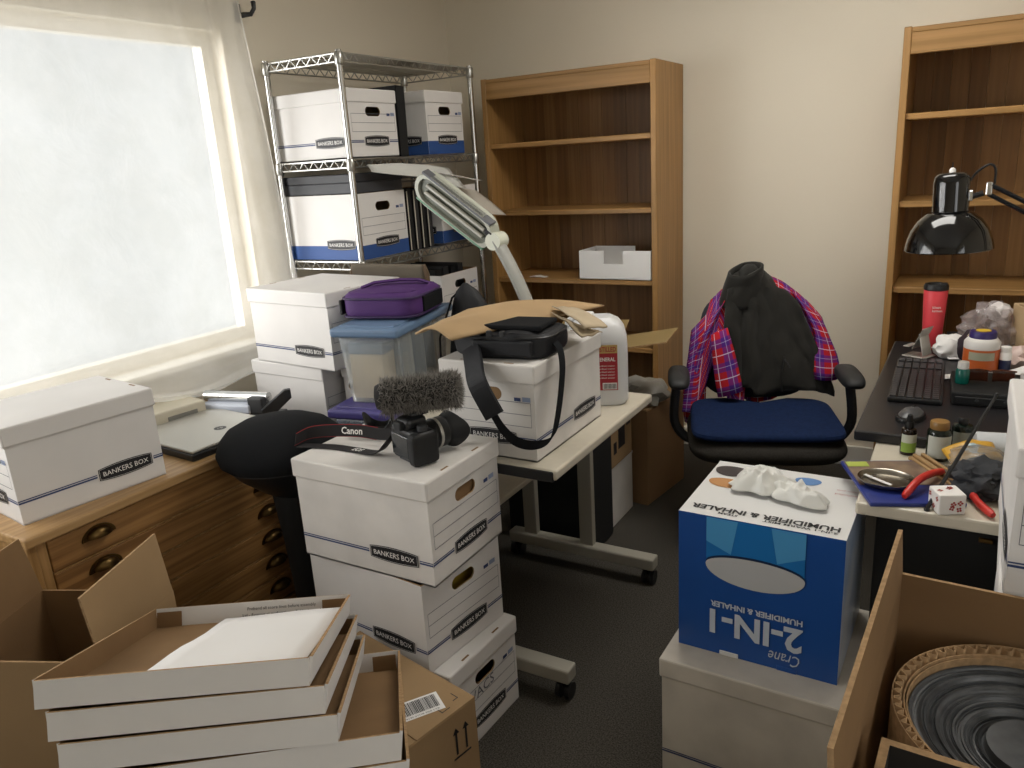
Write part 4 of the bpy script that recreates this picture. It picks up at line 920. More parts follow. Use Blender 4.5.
def stripe(sock, period, lo, hi):
    a = N.new('ShaderNodeMath'); a.operation = 'MULTIPLY'; a.inputs[1].default_value = 1 / period; L.new(sock, a.inputs[0])
    b = N.new('ShaderNodeMath'); b.operation = 'FRACT'; L.new(a.outputs[0], b.inputs[0])
    c = N.new('ShaderNodeMath'); c.operation = 'GREATER_THAN'; c.inputs[1].default_value = lo; L.new(b.outputs[0], c.inputs[0])
    d = N.new('ShaderNodeMath'); d.operation = 'LESS_THAN'; d.inputs[1].default_value = hi; L.new(b.outputs[0], d.inputs[0])
    e = N.new('ShaderNodeMath'); e.operation = 'MULTIPLY'; L.new(c.outputs[0], e.inputs[0]); L.new(d.outputs[0], e.inputs[1]); return e.outputs[0]
def mixc(fac, a, b, scale=1.0):
    mx = N.new('ShaderNodeMix'); mx.data_type = 'RGBA'
    if scale != 1.0:
        q = N.new('ShaderNodeMath'); q.operation = 'MULTIPLY'; q.inputs[1].default_value = scale; L.new(fac, q.inputs[0]); fac = q.outputs[0]
    L.new(fac, mx.inputs[0])
    if isinstance(a, str): mx.inputs['A'].default_value = lin(a)
    else: L.new(a, mx.inputs['A'])
    mx.inputs['B'].default_value = lin(b); return mx.outputs['Result']
c = mixc(stripe(sp.outputs[0], 0.075, 0.0, 0.38), 'B4232C', '2A2F8C', 0.62)
c = mixc(stripe(sp.outputs[1], 0.075, 0.0, 0.38), c, '232A86', 0.62)
c = mixc(stripe(sp.outputs[0], 0.075, 0.68, 0.72), c, 'D8CFE0', 0.75); c = mixc(stripe(sp.outputs[1], 0.075, 0.68, 0.72), c, 'D8CFE0', 0.75)
c = mixc(stripe(sp.outputs[0], 0.075, 0.18, 0.21), c, 'B9B6D8', 0.5); c = mixc(stripe(sp.outputs[1], 0.075, 0.18, 0.21), c, 'B9B6D8', 0.5)
L.new(c, B.inputs['Base Color'])
def dom(c0, w0, k): return lambda u: max(0.0, 1 - ((u - c0) / w0) ** 2) * k
rootc = CH.location + (Matrix.Rotation(D(19), 4, 'Z') @ Vector((0, 0.232, 0)))
def sh_top(u): return 0.955 - 0.34 * abs(u - 0.5) ** 2.0 * 2.0 - (0.05 if u < 0.12 else 0)
sr = thing('plaid_shirt', 'red and blue plaid shirt draped over the chair back', 'shirt', (rootc.x, rootc.y, 0), D(19))
def sh_hem(u):
    if u < 0.10: return 0.46
    if u < 0.20: return 0.47 + (u - 0.10) * 2.2
    if u < 0.42: return 0.56 + 0.14 * math.sin((u - 0.2) * 14 + 2.2)
    if u < 0.80: return 0.66
    return 0.66 - (u - 0.80) * 0.55
def sh_x(x, z, u):
    t = max(0, (0.95 - z)); return x * (0.90 + 0.42 * t) - 0.02 * (u < 0.25) * t
drape(sh_hem, lambda u: 0.50 + 0.03 * math.sin(u * 9), sh_top, 0.53, 0.050, 0.014, 2.0, xf=sh_x, ridge=0.016).build('cloth', m_pl, sr, solid=0.004)
cuff = MB(); cuff.grid(lambda u, v: (-0.112 + 0.048 * math.cos(2 * PI * u) * (1 - 0.35 * v * v) - 0.045 * v, -0.115 + 0.020 * math.sin(2 * PI * u) * (1 - 0.5 * v) + 0.045 * v, 0.555 + 0.25 * v + 0.014 * math.cos(2 * PI * u)), 20, 6, cu=True, uv=lambda u, v: (u * 0.2, v * 0.2))
cuff.build('sleeve', m_pl, sr, solid=0.003)
sl2 = MB(); sl2.grid(lambda u, v: (0.262 + 0.042 * math.cos(2 * PI * u) * (1 + 0.2 * math.sin(v * 9)) * (1 - 0.7 * v ** 3) - 0.12 * v ** 3, -0.055 + 0.034 * math.sin(2 * PI * u) * (1 - 0.6 * v ** 3) + 0.08 * v, 0.60 + 0.33 * v - 0.02 * math.cos(2 * PI * u) * v), 20, 10, cu=True, uv=lambda u, v: (u * 0.25, v * 0.35))
sl2.build('sleeve', m_pl, sr, solid=0.003)
sl3 = MB(); sl3.grid(lambda u, v: (-0.252 + 0.037 * math.cos(2 * PI * u) * (1 + 0.25 * math.sin(v * 7)) * (1 - 0.7 * v ** 3) + 0.11 * v ** 3, -0.02 + 0.03 * math.sin(2 * PI * u) * (1 - 0.6 * v ** 3) + 0.03 * v, 0.40 + 0.50 * v + 0.02 * math.cos(2 * PI * u) * v), 20, 12, cu=True, uv=lambda u, v: (u * 0.22, v * 0.5))
sl3.build('sleeve', m_pl, sr, solid=0.003)
jk = thing('jacket', 'black fleece jacket hung over the plaid shirt on the chair', 'jacket', (rootc.x, rootc.y, 0), D(19))
M_fleece = mat('black_fleece', '2B2A27', 0.95, bump=0.35, bscale=260, spec=0.12, sheen=0.15)
def jk_top(u): return 0.975 - 0.30 * abs(u - 0.38) ** 1.7
def jk_hem(u): return 0.545 + 0.05 * (1 - u) * (u < 0.3) - 0.015 * math.sin(u * 7)
def jk_x(x, z, u):
    t = min(1, max(0, (0.97 - z) / 0.42)); return x * (0.62 + 0.55 * t ** 0.8) + 0.0 + 0.075 * t
drape(jk_hem, lambda u: 0.62, jk_top, 0.375, 0.072, 0.020, 5.0, xf=jk_x, ridge=0.018).build('shell', M_fleece, jk, solid=0.008)
hood = MB()
def hd_(u, v):
    a = 2 * PI * u; r = 0.078 * (1 - 0.25 * v) * (1 + 0.12 * math.sin(2 * a + 1)); r2 = 0.062 * (1 - 0.2 * v)
    return (-0.070 + r * math.cos(a) + 0.02 * v, 0.045 + r2 * math.sin(a) - 0.02 * v + 0.010 * noise.noise(Vector((math.cos(a) * 2, math.sin(a) * 2, v * 4))), 0.885 + 0.155 * v + 0.022 * math.sin(a + 0.6) * v)
hood.grid(hd_, 36, 10, cu=True); hood.build('collar', M_fleece, jk, solid=0.010)
lin_ = MB(); lin_.grid(lambda u, v: (-0.05 + 0.056 * math.cos(2 * PI * u) * v, 0.025 + 0.046 * math.sin(2 * PI * u) * v, 1.012 - 0.04 * (1 - v)), 28, 4, cu=True); lin_.build('lining', mat('grey_lining', '3B3D40', 0.9, spec=0.1), jk)
MB().tube([(0.095, -0.083, 0.70), (0.085, -0.096, 0.63), (0.088, -0.106, 0.56)], 0.0035, 6).build('pocket_zip', mat('zip_black', '0C0C0D', 0.4), jk)
MB().tube([(0.097, -0.088, 0.69), (0.120, -0.092, 0.655)], 0.005, 6, flat=0.5).build('zip_pull', M_dkgrey, jk)

# ------------------------------------------------------------------ desk
dk = thing('desk', 'pale grey desk covered in clutter in front of the bookcase', 'desk', (0.36, 2.54, 0))
MB().rbox((0.0, 0, 0.715), (1.06, 1.56, 0.030), 0.006, 2).build('top', M_beige, dk)
MB().rbox((0, -0.70, 0.52), (0.98, 0.02, 0.36), 0.003, 1).build('front_panel', M_blackm, dk)
for sx in (-0.44, 0.46):
    for sy in (-0.66, 0.70): MB().rbox((sx, sy, 0.35), (0.05, 0.05, 0.70), 0.004, 1).build('leg', M_dkgrey, dk)
for x in (-0.27, -0.13): MB().rbox((x, -0.713, 0.655), (0.028, 0.006, 0.012), 0.002, 1).build('clip', M_brass, dk)
bd = thing('desk_board', 'thick black board lying on the desk under the keyboard', 'board', (0.13, 2.705, 0.7305), D(-0.5))
MB().rbox((0, 0, 0.0145), (0.70, 1.09, 0.029), 0.006, 3).build('slab', mat('board_black', '222123', 0.35), bd)
ZB = 0.7602
kb = thing('keyboard', 'black keyboard lying lengthwise on the black desk board', 'keyboard', (-0.102, 2.685, ZB), D(91))
MB().rbox((0, 0, 0.008), (0.47, 0.145, 0.016), 0.005, 2).build('case', M_black, kb)
km = MB()
for r_ in range(6):
    for c_ in range(22):
        if c_ in (15, 19) : continue
        km.rbox((-0.222 + 0.0212 * c_, 0.058 - 0.0225 * r_, 0.018), (0.0175, 0.0185, 0.007), 0.0015, 1)
km.build('keys', mat('key_black', '1E1B1E', 0.45), kb, kind='stuff')
ms = thing('mouse', 'black and grey computer mouse in front of the keyboard', 'mouse', (-0.098, 2.315, ZB), D(75))
MB().lathe([(0.0, 0.030), (0.35, 0.029), (0.65, 0.023), (0.9, 0.012), (1.0, 0.004), (0.97, 0.0), (0, 0)][::-1], 28, T=Matrix.Diagonal((0.060, 0.034, 1, 1))).build('body', mat('mouse_grey', '4A4B4D', 0.35), ms)
MB().rbox((0.022, 0, 0.027), (0.020, 0.007, 0.008), 0.002, 2).build('wheel', M_black, ms)
MB().lathe([(1.02, 0.003), (1.02, 0.010), (0.98, 0.014)], 28, T=Matrix.Diagonal((0.060, 0.034, 1, 1))).build('skirt', M_black, ms)

tm = thing('tumbler', 'tall coral red insulated tumbler with black lid on the desk', 'tumbler', (-0.088, 3.165, ZB))
MB().lathe([(0.030, 0.0), (0.032, 0.004), (0.034, 0.08), (0.040, 0.215), (0.039, 0.217), (0, 0.217)], 32).build('body', mat('coral_red', 'D8414A', 0.45), tm)
MB().lathe([(0.039, 0.217), (0.041, 0.219), (0.041, 0.231), (0.037, 0.239), (0.030, 0.239), (0.028, 0.233), (0, 0.233)], 32).build('lid', M_black, tm)
MB().rbox((0.024, -0.01, 0.239), (0.022, 0.026, 0.010), 0.003, 2).build('spout', M_black, tm)
tx = MB(); TT = TR(0.008, -0.0385, 0.150, D(94), 0, D(12)); tx.text('klean', 0.026, 0.009, TT @ TR(0, 0.009, 0), 0, 0.01); tx.text('kanteen', 0.032, 0.009, TT @ TR(0.003, -0.004, 0), 0, 0.01); tx.build('lettering', M_whiteink, tm)
ps = thing('phone_stand', 'folding silver phone stand beside the coral tumbler', 'stand', (-0.120, 3.035, ZB), D(-25))
MB().rbox((0, 0, 0.002), (0.085, 0.075, 0.004), 0.0015, 1).build('base', M_silver, ps)
MB().rbox((0.030, 0.0, 0.040), (0.004, 0.060, 0.082), 0.0015, 1, T=TR(0, 0, 0, 0, D(-14), 0)).build('back_arm', M_silver, ps)
MB().rbox((-0.020, 0, 0.065), (0.004, 0.068, 0.085), 0.0015, 1, T=TR(0.0, 0, 0.0, 0, D(24), 0)).build('rest', M_silver, ps)
MB().rbox((-0.033, 0, 0.035), (0.022, 0.060, 0.004), 0.0015, 1).build('lip', M_silver, ps)
pt = thing('white_pouch', 'folded white paper pouch right of the phone stand', 'pouch', (-0.022, 3.045, ZB))
crumple(MB(), (0, 0, 0.035), (0.050, 0.045, 0.042), 0.30, 11, 3, flat=0.0).build('paper', M_paper, pt)
MB().rbox((0.018, -0.030, 0.012), (0.07, 0.04, 0.006), 0.002, 1, T=rotm(0.12, 0, 0.2)).build('flap', M_paper, pt)
oj = thing('supplement_jar', 'large jar with orange label and purple cap on the desk', 'jar', (0.066, 2.86, ZB))
MB().lathe([(0.048, 0), (0.052, 0.004), (0.052, 0.018), (0.052, 0.085), (0.052, 0.105), (0.042, 0.118), (0.034, 0.120)], 32, mis=[1, 1, 0, 1, 1, 1]).build('body', [mat('label_orange', 'C9622A', 0.4), mat('jar_white', 'DAD6D2', 0.35)], oj)
MB().lathe([(0.037, 0.112), (0.039, 0.114), (0.039, 0.136), (0.036, 0.140), (0, 0.140)], 28).build('cap', mat('cap_purple', '2E2260', 0.4), oj)
MB().lathe([(0.0, 0.1405), (0.022, 0.1405), (0.022, 0.142), (0, 0.142)][::-1], 24).build('cap_sticker', mat('sticker_yellow', 'D8B638', 0.5), oj)
cv = MB()
cv.grid(lambda u, v: (0.0526 * math.cos(-2.3 + 1.5 * u), 0.0526 * math.sin(-2.3 + 1.5 * u), 0.052 + 0.026 * v), 12, 2); cv.build('label_panel', mat('panel_grey_green', 'A9A892', 0.5), oj)
sw = thing('small_bottle', 'slim white and navy bottle beside the orange jar', 'bottle', (0.133, 2.85, ZB))
MB().lathe([(0.016, 0), (0.017, 0.003), (0.017, 0.052), (0.017, 0.072), (0.013, 0.078)], 20, mis=[0, 0, 1, 1]).build('body', [mat('navy_label', '1E2647', 0.4), M_whiteink], sw)
MB().lathe([(0.014, 0.076), (0.015, 0.078), (0.015, 0.094), (0, 0.096)], 20).build('cap', M_whiteink, sw)
bx_ = thing('docking_box', 'flat black dock on the desk board carrying a green bottle', 'dock', (0.125, 2.60, ZB), D(2))
MB().rbox((0, 0, 0.020), (0.27, 0.24, 0.040), 0.006, 3).build('case', M_blackm, bx_)
MB().rbox((0, -0.121, 0.018), (0.25, 0.004, 0.018), 0.001, 1).build('front_strip', M_black, bx_)
MB().lathe([(0.008, 0), (0.009, 0.004), (0.006, 0.009), (0, 0.010)], 14, T=TR(0.075, -0.123, 0.014, PI / 2, 0, 0)).build('knob', M_chrome, bx_)
for x in (-0.07, 0.0): MB().lathe([(0.005, 0), (0.005, 0.004), (0, 0.005)], 10, T=TR(x, -0.122, 0.018, PI / 2, 0, 0)).build('button', M_dkgrey, bx_)
ZD = ZB + 0.0402
gn = thing('medicine_bottle', 'small teal green bottle with white cap on the black dock', 'bottle', (0.018, 2.575, ZD))
MB().lathe([(0.017, 0), (0.019, 0.003), (0.019, 0.040), (0.014, 0.047)], 20).build('body', mat('teal_glass', '0E5F55', 0.25), gn)
MB().lathe([(0.0150, 0.045), (0.0155, 0.047), (0.0145, 0.066), (0, 0.067)], 20).build('cap', M_whiteink, gn)
sg = thing('sunglasses', 'brown tinted sunglasses lying on the black dock', 'sunglasses', (0.088, 2.60, ZD), D(8))
for s in (-1, 1): MB().grid(lambda u, v, s=s: (s * 0.034 + 0.028 * (2 * u - 1), -0.008 * (2 * u - 1) ** 2, 0.006 + 0.034 * v), 8, 4).build('lens', mat('amber_lens', '4A2414', 0.1, alpha=0.85), sg, solid=0.002)
MB().tube([(-0.066, 0, 0.036), (-0.03, -0.004, 0.041), (0, -0.002, 0.036), (0.03, -0.004, 0.041), (0.066, 0, 0.036)], 0.0025, 6).build('brow_bar', mat('tortoise', '5A2E18', 0.3), sg)
for s in (-1, 1): MB().tube([(s * 0.066, 0, 0.036), (s * 0.064, 0.06, 0.020), (s * 0.058, 0.09, 0.004)], 0.0025, 6).build('temple', mat('tortoise', '5A2E18', 0.3), sg)

# papers and bags at the back of the desk
def paper_leaf(name, label, pts, m, sag, seed, z):
    a, b, c_, d_ = [(x, y, z + dz_) for x, y, dz_ in pts]
    o = sheet(a, b, c_, d_, sag, seed, 8).build(name, m, solid=0.0015); tag(o, label, 'paper', 'loose papers on the desk'); return o
pbm = mat('pinkish_plastic_film', 'CFC3C2', 0.15, transm=0.5, alpha=0.6)
pg = thing('plastic_bag', 'crumpled clear plastic bag behind the orange jar', 'bag', (0.085, 3.16, ZB))
crumple(MB(), (0.01, 0, 0.075), (0.085, 0.075, 0.080), 0.45, 21, 4, freq=3.0, flat=0.0).build('film', pbm, pg)
crumple(MB(), (0.03, -0.01, 0.145), (0.035, 0.03, 0.03), 0.4, 25, 3).build('knot', mat('white_film', 'D8D2D0', 0.3), pg)
bg2 = thing('beige_carton', 'small beige carton leaning by the crumpled plastic bag', 'box', (0.235, 3.13, ZB), D(20))
MB().rbox((0, 0, 0.09), (0.14, 0.10, 0.18), 0.004).build('body', mat('beige_card', 'BDA27C', 0.8), bg2); MB().rbox((0, -0.02, 0.181), (0.138, 0.06, 0.003), 0.001, 1, T=rotm(-0.0, 0, 0)).build('flap', M_kraft, bg2)
mg = thing('magazine_stack', 'short stack of magazines between tumbler and plastic bag', 'magazines', (-0.005, 3.185, ZB), D(4))
for k, c_ in enumerate(('3B4A6B', 'B7AC98', 'D2C9B8', '2A2B30')): MB().rbox((0.004 * k, 0, 0.006 + 0.012 * k), (0.09, 0.13, 0.0115), 0.002, 1).build('magazine', mat('cover_%d' % k, c_, 0.45), mg)
paper_leaf('paper_sheet', 'white sheet curling beside the slim navy bottle', [(0.12, 2.76, 0), (0.27, 2.74, 0.03), (0.13, 2.83, 0.01), (0.29, 2.86, 0.045)], M_paper, 0.010, 3.1, ZB + 0.006)
paper_leaf('paper_sheet', 'cream sheet lying behind the orange jar', [(0.11, 2.93, 0), (0.31, 2.90, 0.03), (0.13, 3.04, 0.02), (0.30, 3.05, 0.06)], mat('paper_cream', 'D9CDBE', 0.7), 0.014, 5.4, ZB + 0.006)
pk = thing('pink_wrapper', 'crumpled pink and white wrapper right of the orange jar', 'wrapper', (0.185, 2.93, ZB))
crumple(MB(), (0, 0, 0.03), (0.06, 0.05, 0.045), 0.4, 31, 3, flat=0.0).build('film', mat('pink_white_film', 'D9C2BA', 0.4), pk)
dkb = thing('dark_pouch', 'dark pouch squeezed between plastic bag and orange jar', 'pouch', (0.045, 3.02, ZB))
crumple(MB(), (0, 0, 0.045), (0.05, 0.045, 0.06), 0.25, 33, 3, flat=0.0).build('body', mat('plum_fabric', '2A1C26', 0.8), dkb)
MB().tube([(-0.02, -0.03, 0.09), (0.0, -0.04, 0.12), (0.01, -0.035, 0.105)], 0.004, 6).build('loop', mat('cream_cord', 'D6C9AE', 0.7), dkb)
paper_leaf('paper_sheet', 'small white slip beside the teal bottle', [(-0.035, 2.735, 0), (0.02, 2.715, 0.004), (-0.03, 2.785, 0), (0.025, 2.77, 0.012)], M_paper, 0.004, 7.7, ZB + 0.004)
paper_leaf('paper_sheet', 'white sheet lying over the end of the black dock', [(0.165, 2.57, 0), (0.30, 2.55, 0.006), (0.17, 2.70, 0.0), (0.31, 2.71, 0.01)], M_paper, 0.012, 9.2, ZD + 0.006)

# near end of the desk
ZK = 0.7305
def bottle(name, label, loc, r, h, cols, cap, capr, caph, lab=None):
    b = thing(name, label, 'bottle', loc, 0.4, 'bottles near the desk edge')
    MB().lathe([(r * 0.92, 0), (r, 0.003), (r, h * 0.74), (r * 0.9, h * 0.80), (capr * 0.9, h * 0.84)], 24).build('body', cols, b)
    MB().lathe([(capr * 0.97, h * 0.82), (capr, h * 0.83), (capr, h * 0.83 + caph), (capr * 0.9, h * 0.83 + caph + 0.003), (0, h * 0.83 + caph + 0.003)], 20).build('cap', cap, b)
    for k, (z0, z1, mm_) in enumerate(lab or []):
        MB().grid(lambda u, v: ((r + 0.0006) * math.cos(-2.9 + 2.9 * u), (r + 0.0006) * math.sin(-2.9 + 2.9 * u), h * (z0 + (z1 - z0) * v)), 18, 1).build('label', mm_, b)
    return b
M_amber = mat('dark_amber_glass', '1D130D', 0.12); M_dkgreen = mat('dark_green_glass', '0E1A14', 0.12)
db = bottle('dropper_bottle', 'dropper bottle with lime green label by the board edge', (-0.090, 2.112, ZK), 0.0185, 0.085, M_amber, M_black, 0.0105, 0.014, [(0.10, 0.40, mat('lime_label', '8FAE4A', 0.5)), (0.40, 0.66, mat('pale_label', 'CBD0C2', 0.5))])
MB().lathe([(0.007, 0.083), (0.008, 0.09), (0.006, 0.105), (0, 0.108)], 14).build('rubber_bulb', M_blackm, db)
bottle('vitamin_bottle', 'dark bottle with a gold cap and white label on the desk', (-0.022, 2.100, ZK), 0.0275, 0.098, M_dkgreen, mat('gold_cap', '8E6C3C', 0.4), 0.022, 0.016, [(0.10, 0.68, mat('white_label', 'C9CDC6', 0.5))])
bottle('vitamin_bottle', 'second dark bottle half hidden behind the gold-capped one', (0.028, 2.150, ZK), 0.024, 0.10, M_dkgreen, M_black, 0.012, 0.014, [(0.10, 0.66, mat('grey_label', '9FA39C', 0.5))])
yp = thing('snack_packet', 'torn yellow snack packet lying on the desk', 'packet', (0.052, 2.035, ZK + 0.030), D(24))
m = sheet((-0.055, -0.035, 0), (0.055, -0.03, 0.01), (-0.055, 0.035, 0.012), (0.055, 0.04, 0.03), 0.012, 12.0, 12); m.build('foil', mat('yellow_foil', 'C99A35', 0.35), yp, solid=0.010)
sheet((-0.035, -0.022, 0.010), (0.035, -0.018, 0.016), (-0.035, 0.018, 0.018), (0.035, 0.022, 0.028), 0.012, 12.0, 8).build('print', mat('packet_print', 'C9D3D0', 0.4, var=0.4, vscale=60, col2='6E93A6'), yp, solid=0.003)
mz = thing('magazine', 'blue glossy magazine lying at the desk corner', 'magazine', (-0.092, 1.898, ZK), D(22))
MB().rbox((0, 0, 0.005), (0.20, 0.25, 0.010), 0.002, 1).build('pages', mat('magazine_blue', '25347E', 0.35), mz)
cvr = MB(); cvr.box((0.0, 0.045, 0.0107), (0.19, 0.145, 0.001)); cvr.build('cover_photo', mat('magazine_photo', '8A7560', 0.4, var=1, vscale=14, col2='5D4A44'), mz)
MB().box((-0.068, 0.098, 0.0116), (0.05, 0.03, 0.0008)).build('cover_patch', mat('magazine_lime', 'A6B64A', 0.4), mz)
tn = thing('tin_tray', 'round silver tin tray lying on the blue magazine', 'tray', (-0.118, 1.868, ZK + 0.0125))
MB().lathe([(0.0, 0.002), (0.050, 0.002), (0.058, 0.012), (0.062, 0.013), (0.062, 0.010), (0.054, 0.0), (0.0, 0.0)], 40, sx=1.0, sy=0.9).build('dish', mat('tin_metal', '8F8A80', 0.25, metal=1), tn)
MB().rbox((-0.012, -0.014, 0.004), (0.075, 0.008, 0.003), 0.001, 1, T=TR(0, 0, 0.002, 0, 0, D(-35))).build('white_stick', M_paper, tn)
pr_ = thing('pruning_pliers', 'pliers with red handles lying open on the desk', 'pliers', (0.005, 1.905, ZK))
MB().tube(smooth_path([(-0.010, 0.06, 0.020), (-0.034, 0.0, 0.034), (-0.058, -0.060, 0.036), (-0.080, -0.112, 0.016)], 5), [0.005] + [0.0085] * 14 + [0.006], 10).build('handle', M_red, pr_)
MB().tube(smooth_path([(0.000, 0.06, 0.016), (0.035, 0.010, 0.020), (0.060, -0.075, 0.014), (0.090, -0.130, 0.010)], 5), [0.005] + [0.0085] * 14 + [0.006], 10).build('handle', M_red, pr_)
MB().rbox((-0.003, 0.085, 0.012), (0.018, 0.06, 0.010), 0.003, 2).build('jaws', M_chrome, pr_)
MB().lathe([(0.009, 0.0), (0.009, 0.016), (0, 0.017)], 14, T=TR(-0.004, 0.062, 0.006)).build('pivot', M_steel, pr_)
wk = thing('wooden_stick', 'pale wooden stick bundle lying across the desk', 'stick', (-0.016, 1.985, ZK + 0.002), D(-57))
for k in range(4): MB().rbox((0, -0.016 + 0.0105 * k, 0.008 + 0.006 * (k % 2)), (0.19, 0.0095, 0.010), 0.002, 1).build('stick', mat('pale_wood', 'A8875A', 0.7, var=0.3, stretch=(4, 60, 60)), wk)
dc = thing('gift_box', 'tiny white box printed with red flowers on the desk', 'box', (0.008, 1.792, ZK), D(25))
MB().rbox((0, 0, 0.020), (0.048, 0.048, 0.040), 0.0025, 2).build('body', M_whiteink, dc); dc.scale = (1.15, 1.15, 1.15)
fm = MB(); rg = random.Random(5)
for T in (TR(0, 0, 0.0405), TR(0, -0.0246, 0.020, PI / 2, 0, 0), TR(0.0246, 0, 0.020, PI / 2, 0, PI / 2), TR(-0.0246, 0, 0.020, PI / 2, 0, -PI / 2)):
    for k in range(4):
        fx, fy = rg.uniform(-0.015, 0.015), rg.uniform(-0.012, 0.012)
        for p in range(4):
            a = p * PI / 2 + k; fm.add([(fx + 0.0022 * math.cos(q) + 0.0032 * math.cos(a), fy + 0.0022 * math.sin(q) + 0.0032 * math.sin(a), 0) for q in [2 * PI * j / 7 for j in range(7)]], [tuple(range(7))], 0, False, T)
fm.build('flower_print', mat('flower_red', 'A3352F', 0.6), dc)
cl = thing('grey_cloth', 'crumpled charcoal cloth beside the red pliers', 'cloth', (0.075, 1.925, ZK))
crumple(MB(), (0, 0, 0.028), (0.060, 0.070, 0.040), 0.35, 41, 4, flat=0.0).build('cloth', mat('charcoal_cloth', '34363A', 0.9, bump=0.2), cl)
cf = thing('clear_packaging', 'clear film packaging over the charcoal cloth', 'packaging', (0.072, 2.005, ZK))
crumple(MB(), (0, 0, 0.040), (0.065, 0.045, 0.036), 0.35, 43, 3, flat=0.0).build('film', mat('grey_clear_film', 'A9A9A6', 0.2, transm=0.4, alpha=0.6), cf)
rl = thing('paper_roll', 'short roll of white paper lying behind the yellow packet', 'paper roll', (0.115, 2.115, ZK), D(10))
MB().tube([(-0.06, 0, 0.040), (0.07, 0, 0.040)], 0.039, 24).build('roll', mat('roll_white', 'BFC2C4', 0.7), rl)
MB().tube([(-0.0605, 0, 0.040), (0.0705, 0, 0.040)], 0.012, 14).build('core', M_kraft, rl)
an = thing('antenna', 'thin black whip antenna slanting up from the desk edge', 'antenna', (-0.028, 1.772, ZK))
MB().tube([(0.0, 0.0, 0.004), (0.115, 0.26, 0.20)], [0.0048, 0.0036], 8).build('whip', M_black, an)
MB().lathe([(0.006, 0), (0.006, 0.004), (0.005, 0.006), (0, 0.006)], 12).build('foot', M_black, an)
MB().lathe([(0.0, -0.005), (0.004, -0.003), (0.0045, 0), (0.004, 0.003), (0, 0.005)], 12, T=TR(0.115, 0.26, 0.20)).build('tip', M_black, an)

# black articulated desk lamp
dl = thing('desk_lamp', 'glossy black articulated desk lamp over the desk', 'lamp', (0.60, 2.62, ZK))
M_gloss = mat('gloss_black', '08080A', 0.10, coat=0.3)
ST = TR(-0.651, -0.02, 0.462, 0, D(-2), 0)
MB().lathe([(0.113, 0.0), (0.1145, 0.002), (0.111, 0.022), (0.100, 0.056), (0.082, 0.084), (0.060, 0.103), (0.047, 0.110)], 40, T=ST).build('shade', M_gloss, dl, solid=0.0015)
nk = MB().lathe([(0.047, 0.108), (0.047, 0.190), (0.044, 0.207), (0.034, 0.216), (0.0, 0.218)], 32, T=ST).build('socket_cup', M_gloss, dl)
MB().lathe([(0.008, 0.214), (0.009, 0.224), (0.005, 0.230), (0, 0.231)], 12, T=ST).build('switch_cap', M_whiteink, nk); MB().tube([(0, 0, 0.228), (0, 0, 0.245)], 0.0018, 6, T=ST).build('switch_knob', M_black, nk)
MB().lathe([(0.0, 0.010), (0.020, 0.013), (0.030, 0.030), (0.028, 0.048), (0.016, 0.07), (0.013, 0.088)], 20, T=ST).build('bulb', mat('bulb_glass', 'D8D6CE', 0.2), dl)
kn = Vector((-0.565, -0.02, 0.632)); elb = Vector((0.04, 0.0, 0.285))
MB().rbox((0.048, 0, 0.150), (0.012, 0.02, 0.030), 0.002, 1, T=ST).build('shade_bracket', M_chrome, dl)
MB().tube([ST @ Vector((0.05, 0, 0.146)), kn - Vector((0.012, 0, 0.012))], 0.008, 8).build('knuckle', M_black, dl)
MB().rbox(tuple(kn), (0.016, 0.028, 0.036), 0.003, 2).build('joint_plate', M_chrome, dl)
for dz_, dy_ in ((0.012, -0.008), (-0.016, 0.006)): MB().tube([kn + Vector((0, dy_, dz_)), elb + Vector((0, dy_, dz_))], 0.0062, 8).build('upper_arm', mat('arm_black_metal', '2B2D31', 0.25, metal=0.7), dl)
for dx_ in (-0.012, 0.016): MB().tube([elb + Vector((dx_, 0, 0)), Vector((dx_, 0, 0.06))], 0.0062, 8).build('lower_arm', mat('arm_black_metal', '2B2D31', 0.25, metal=0.7), dl)
MB().lathe([(0.075, 0.0), (0.078, 0.006), (0.072, 0.022), (0.03, 0.032), (0.018, 0.07)], 28).build('base', M_gloss, dl)
MB().tube(smooth_path([ST @ Vector((0.044, 0, 0.190)), ST @ Vector((0.062, 0.0, 0.215)), ST @ Vector((0.090, 0, 0.232)), ST @ Vector((0.104, 0.0, 0.218)), kn + Vector((0.012, 0, 0.012))], 5), 0.0032, 6).build('cord', M_black, dl)

# ------------------------------------------------------------------ white tray and slip on the shelf
wt = thing('cardboard_tray', 'white cardboard tray with notched front on the bookcase shelf', 'tray', (-1.452, 3.535, 0.9375))
t = 0.004
def notch(w_, h_, n0, n1, nz): return [(-w_ / 2, 0), (w_ / 2, 0), (w_ / 2, h_), (n1, h_), (n1, nz), (n0, nz), (n0, h_), (-w_ / 2, h_)]
MB().box((0, 0, t / 2), (0.365, 0.20, t)).build('bottom', M_paper, wt)
MB().prism(notch(0.365, 0.138, -0.055, 0.045, 0.075), t, 0, TR(0, -0.10 + t, 0, PI / 2, 0, 0)).build('front_panel', M_paper, wt)
MB().prism(notch(0.365, 0.138, 0.03, 0.12, 0.10), t, 0, TR(0, 0.10, 0, PI / 2, 0, 0)).build('back_panel', M_paper, wt)
for s in (-1, 1): MB().box((s * (0.1825 - t / 2), 0, 0.069), (t, 0.192, 0.138)).build('side_panel', M_paper, wt)
tag(sheet((-1.93, 3.46, 0.9385), (-1.84, 3.455, 0.9385), (-1.93, 3.50, 0.9385), (-1.835, 3.49, 0.9385), 0.002, 3, 4).build('paper_slip', M_paper, solid=0.001), 'small white paper slip lying on the bookcase shelf', 'paper')

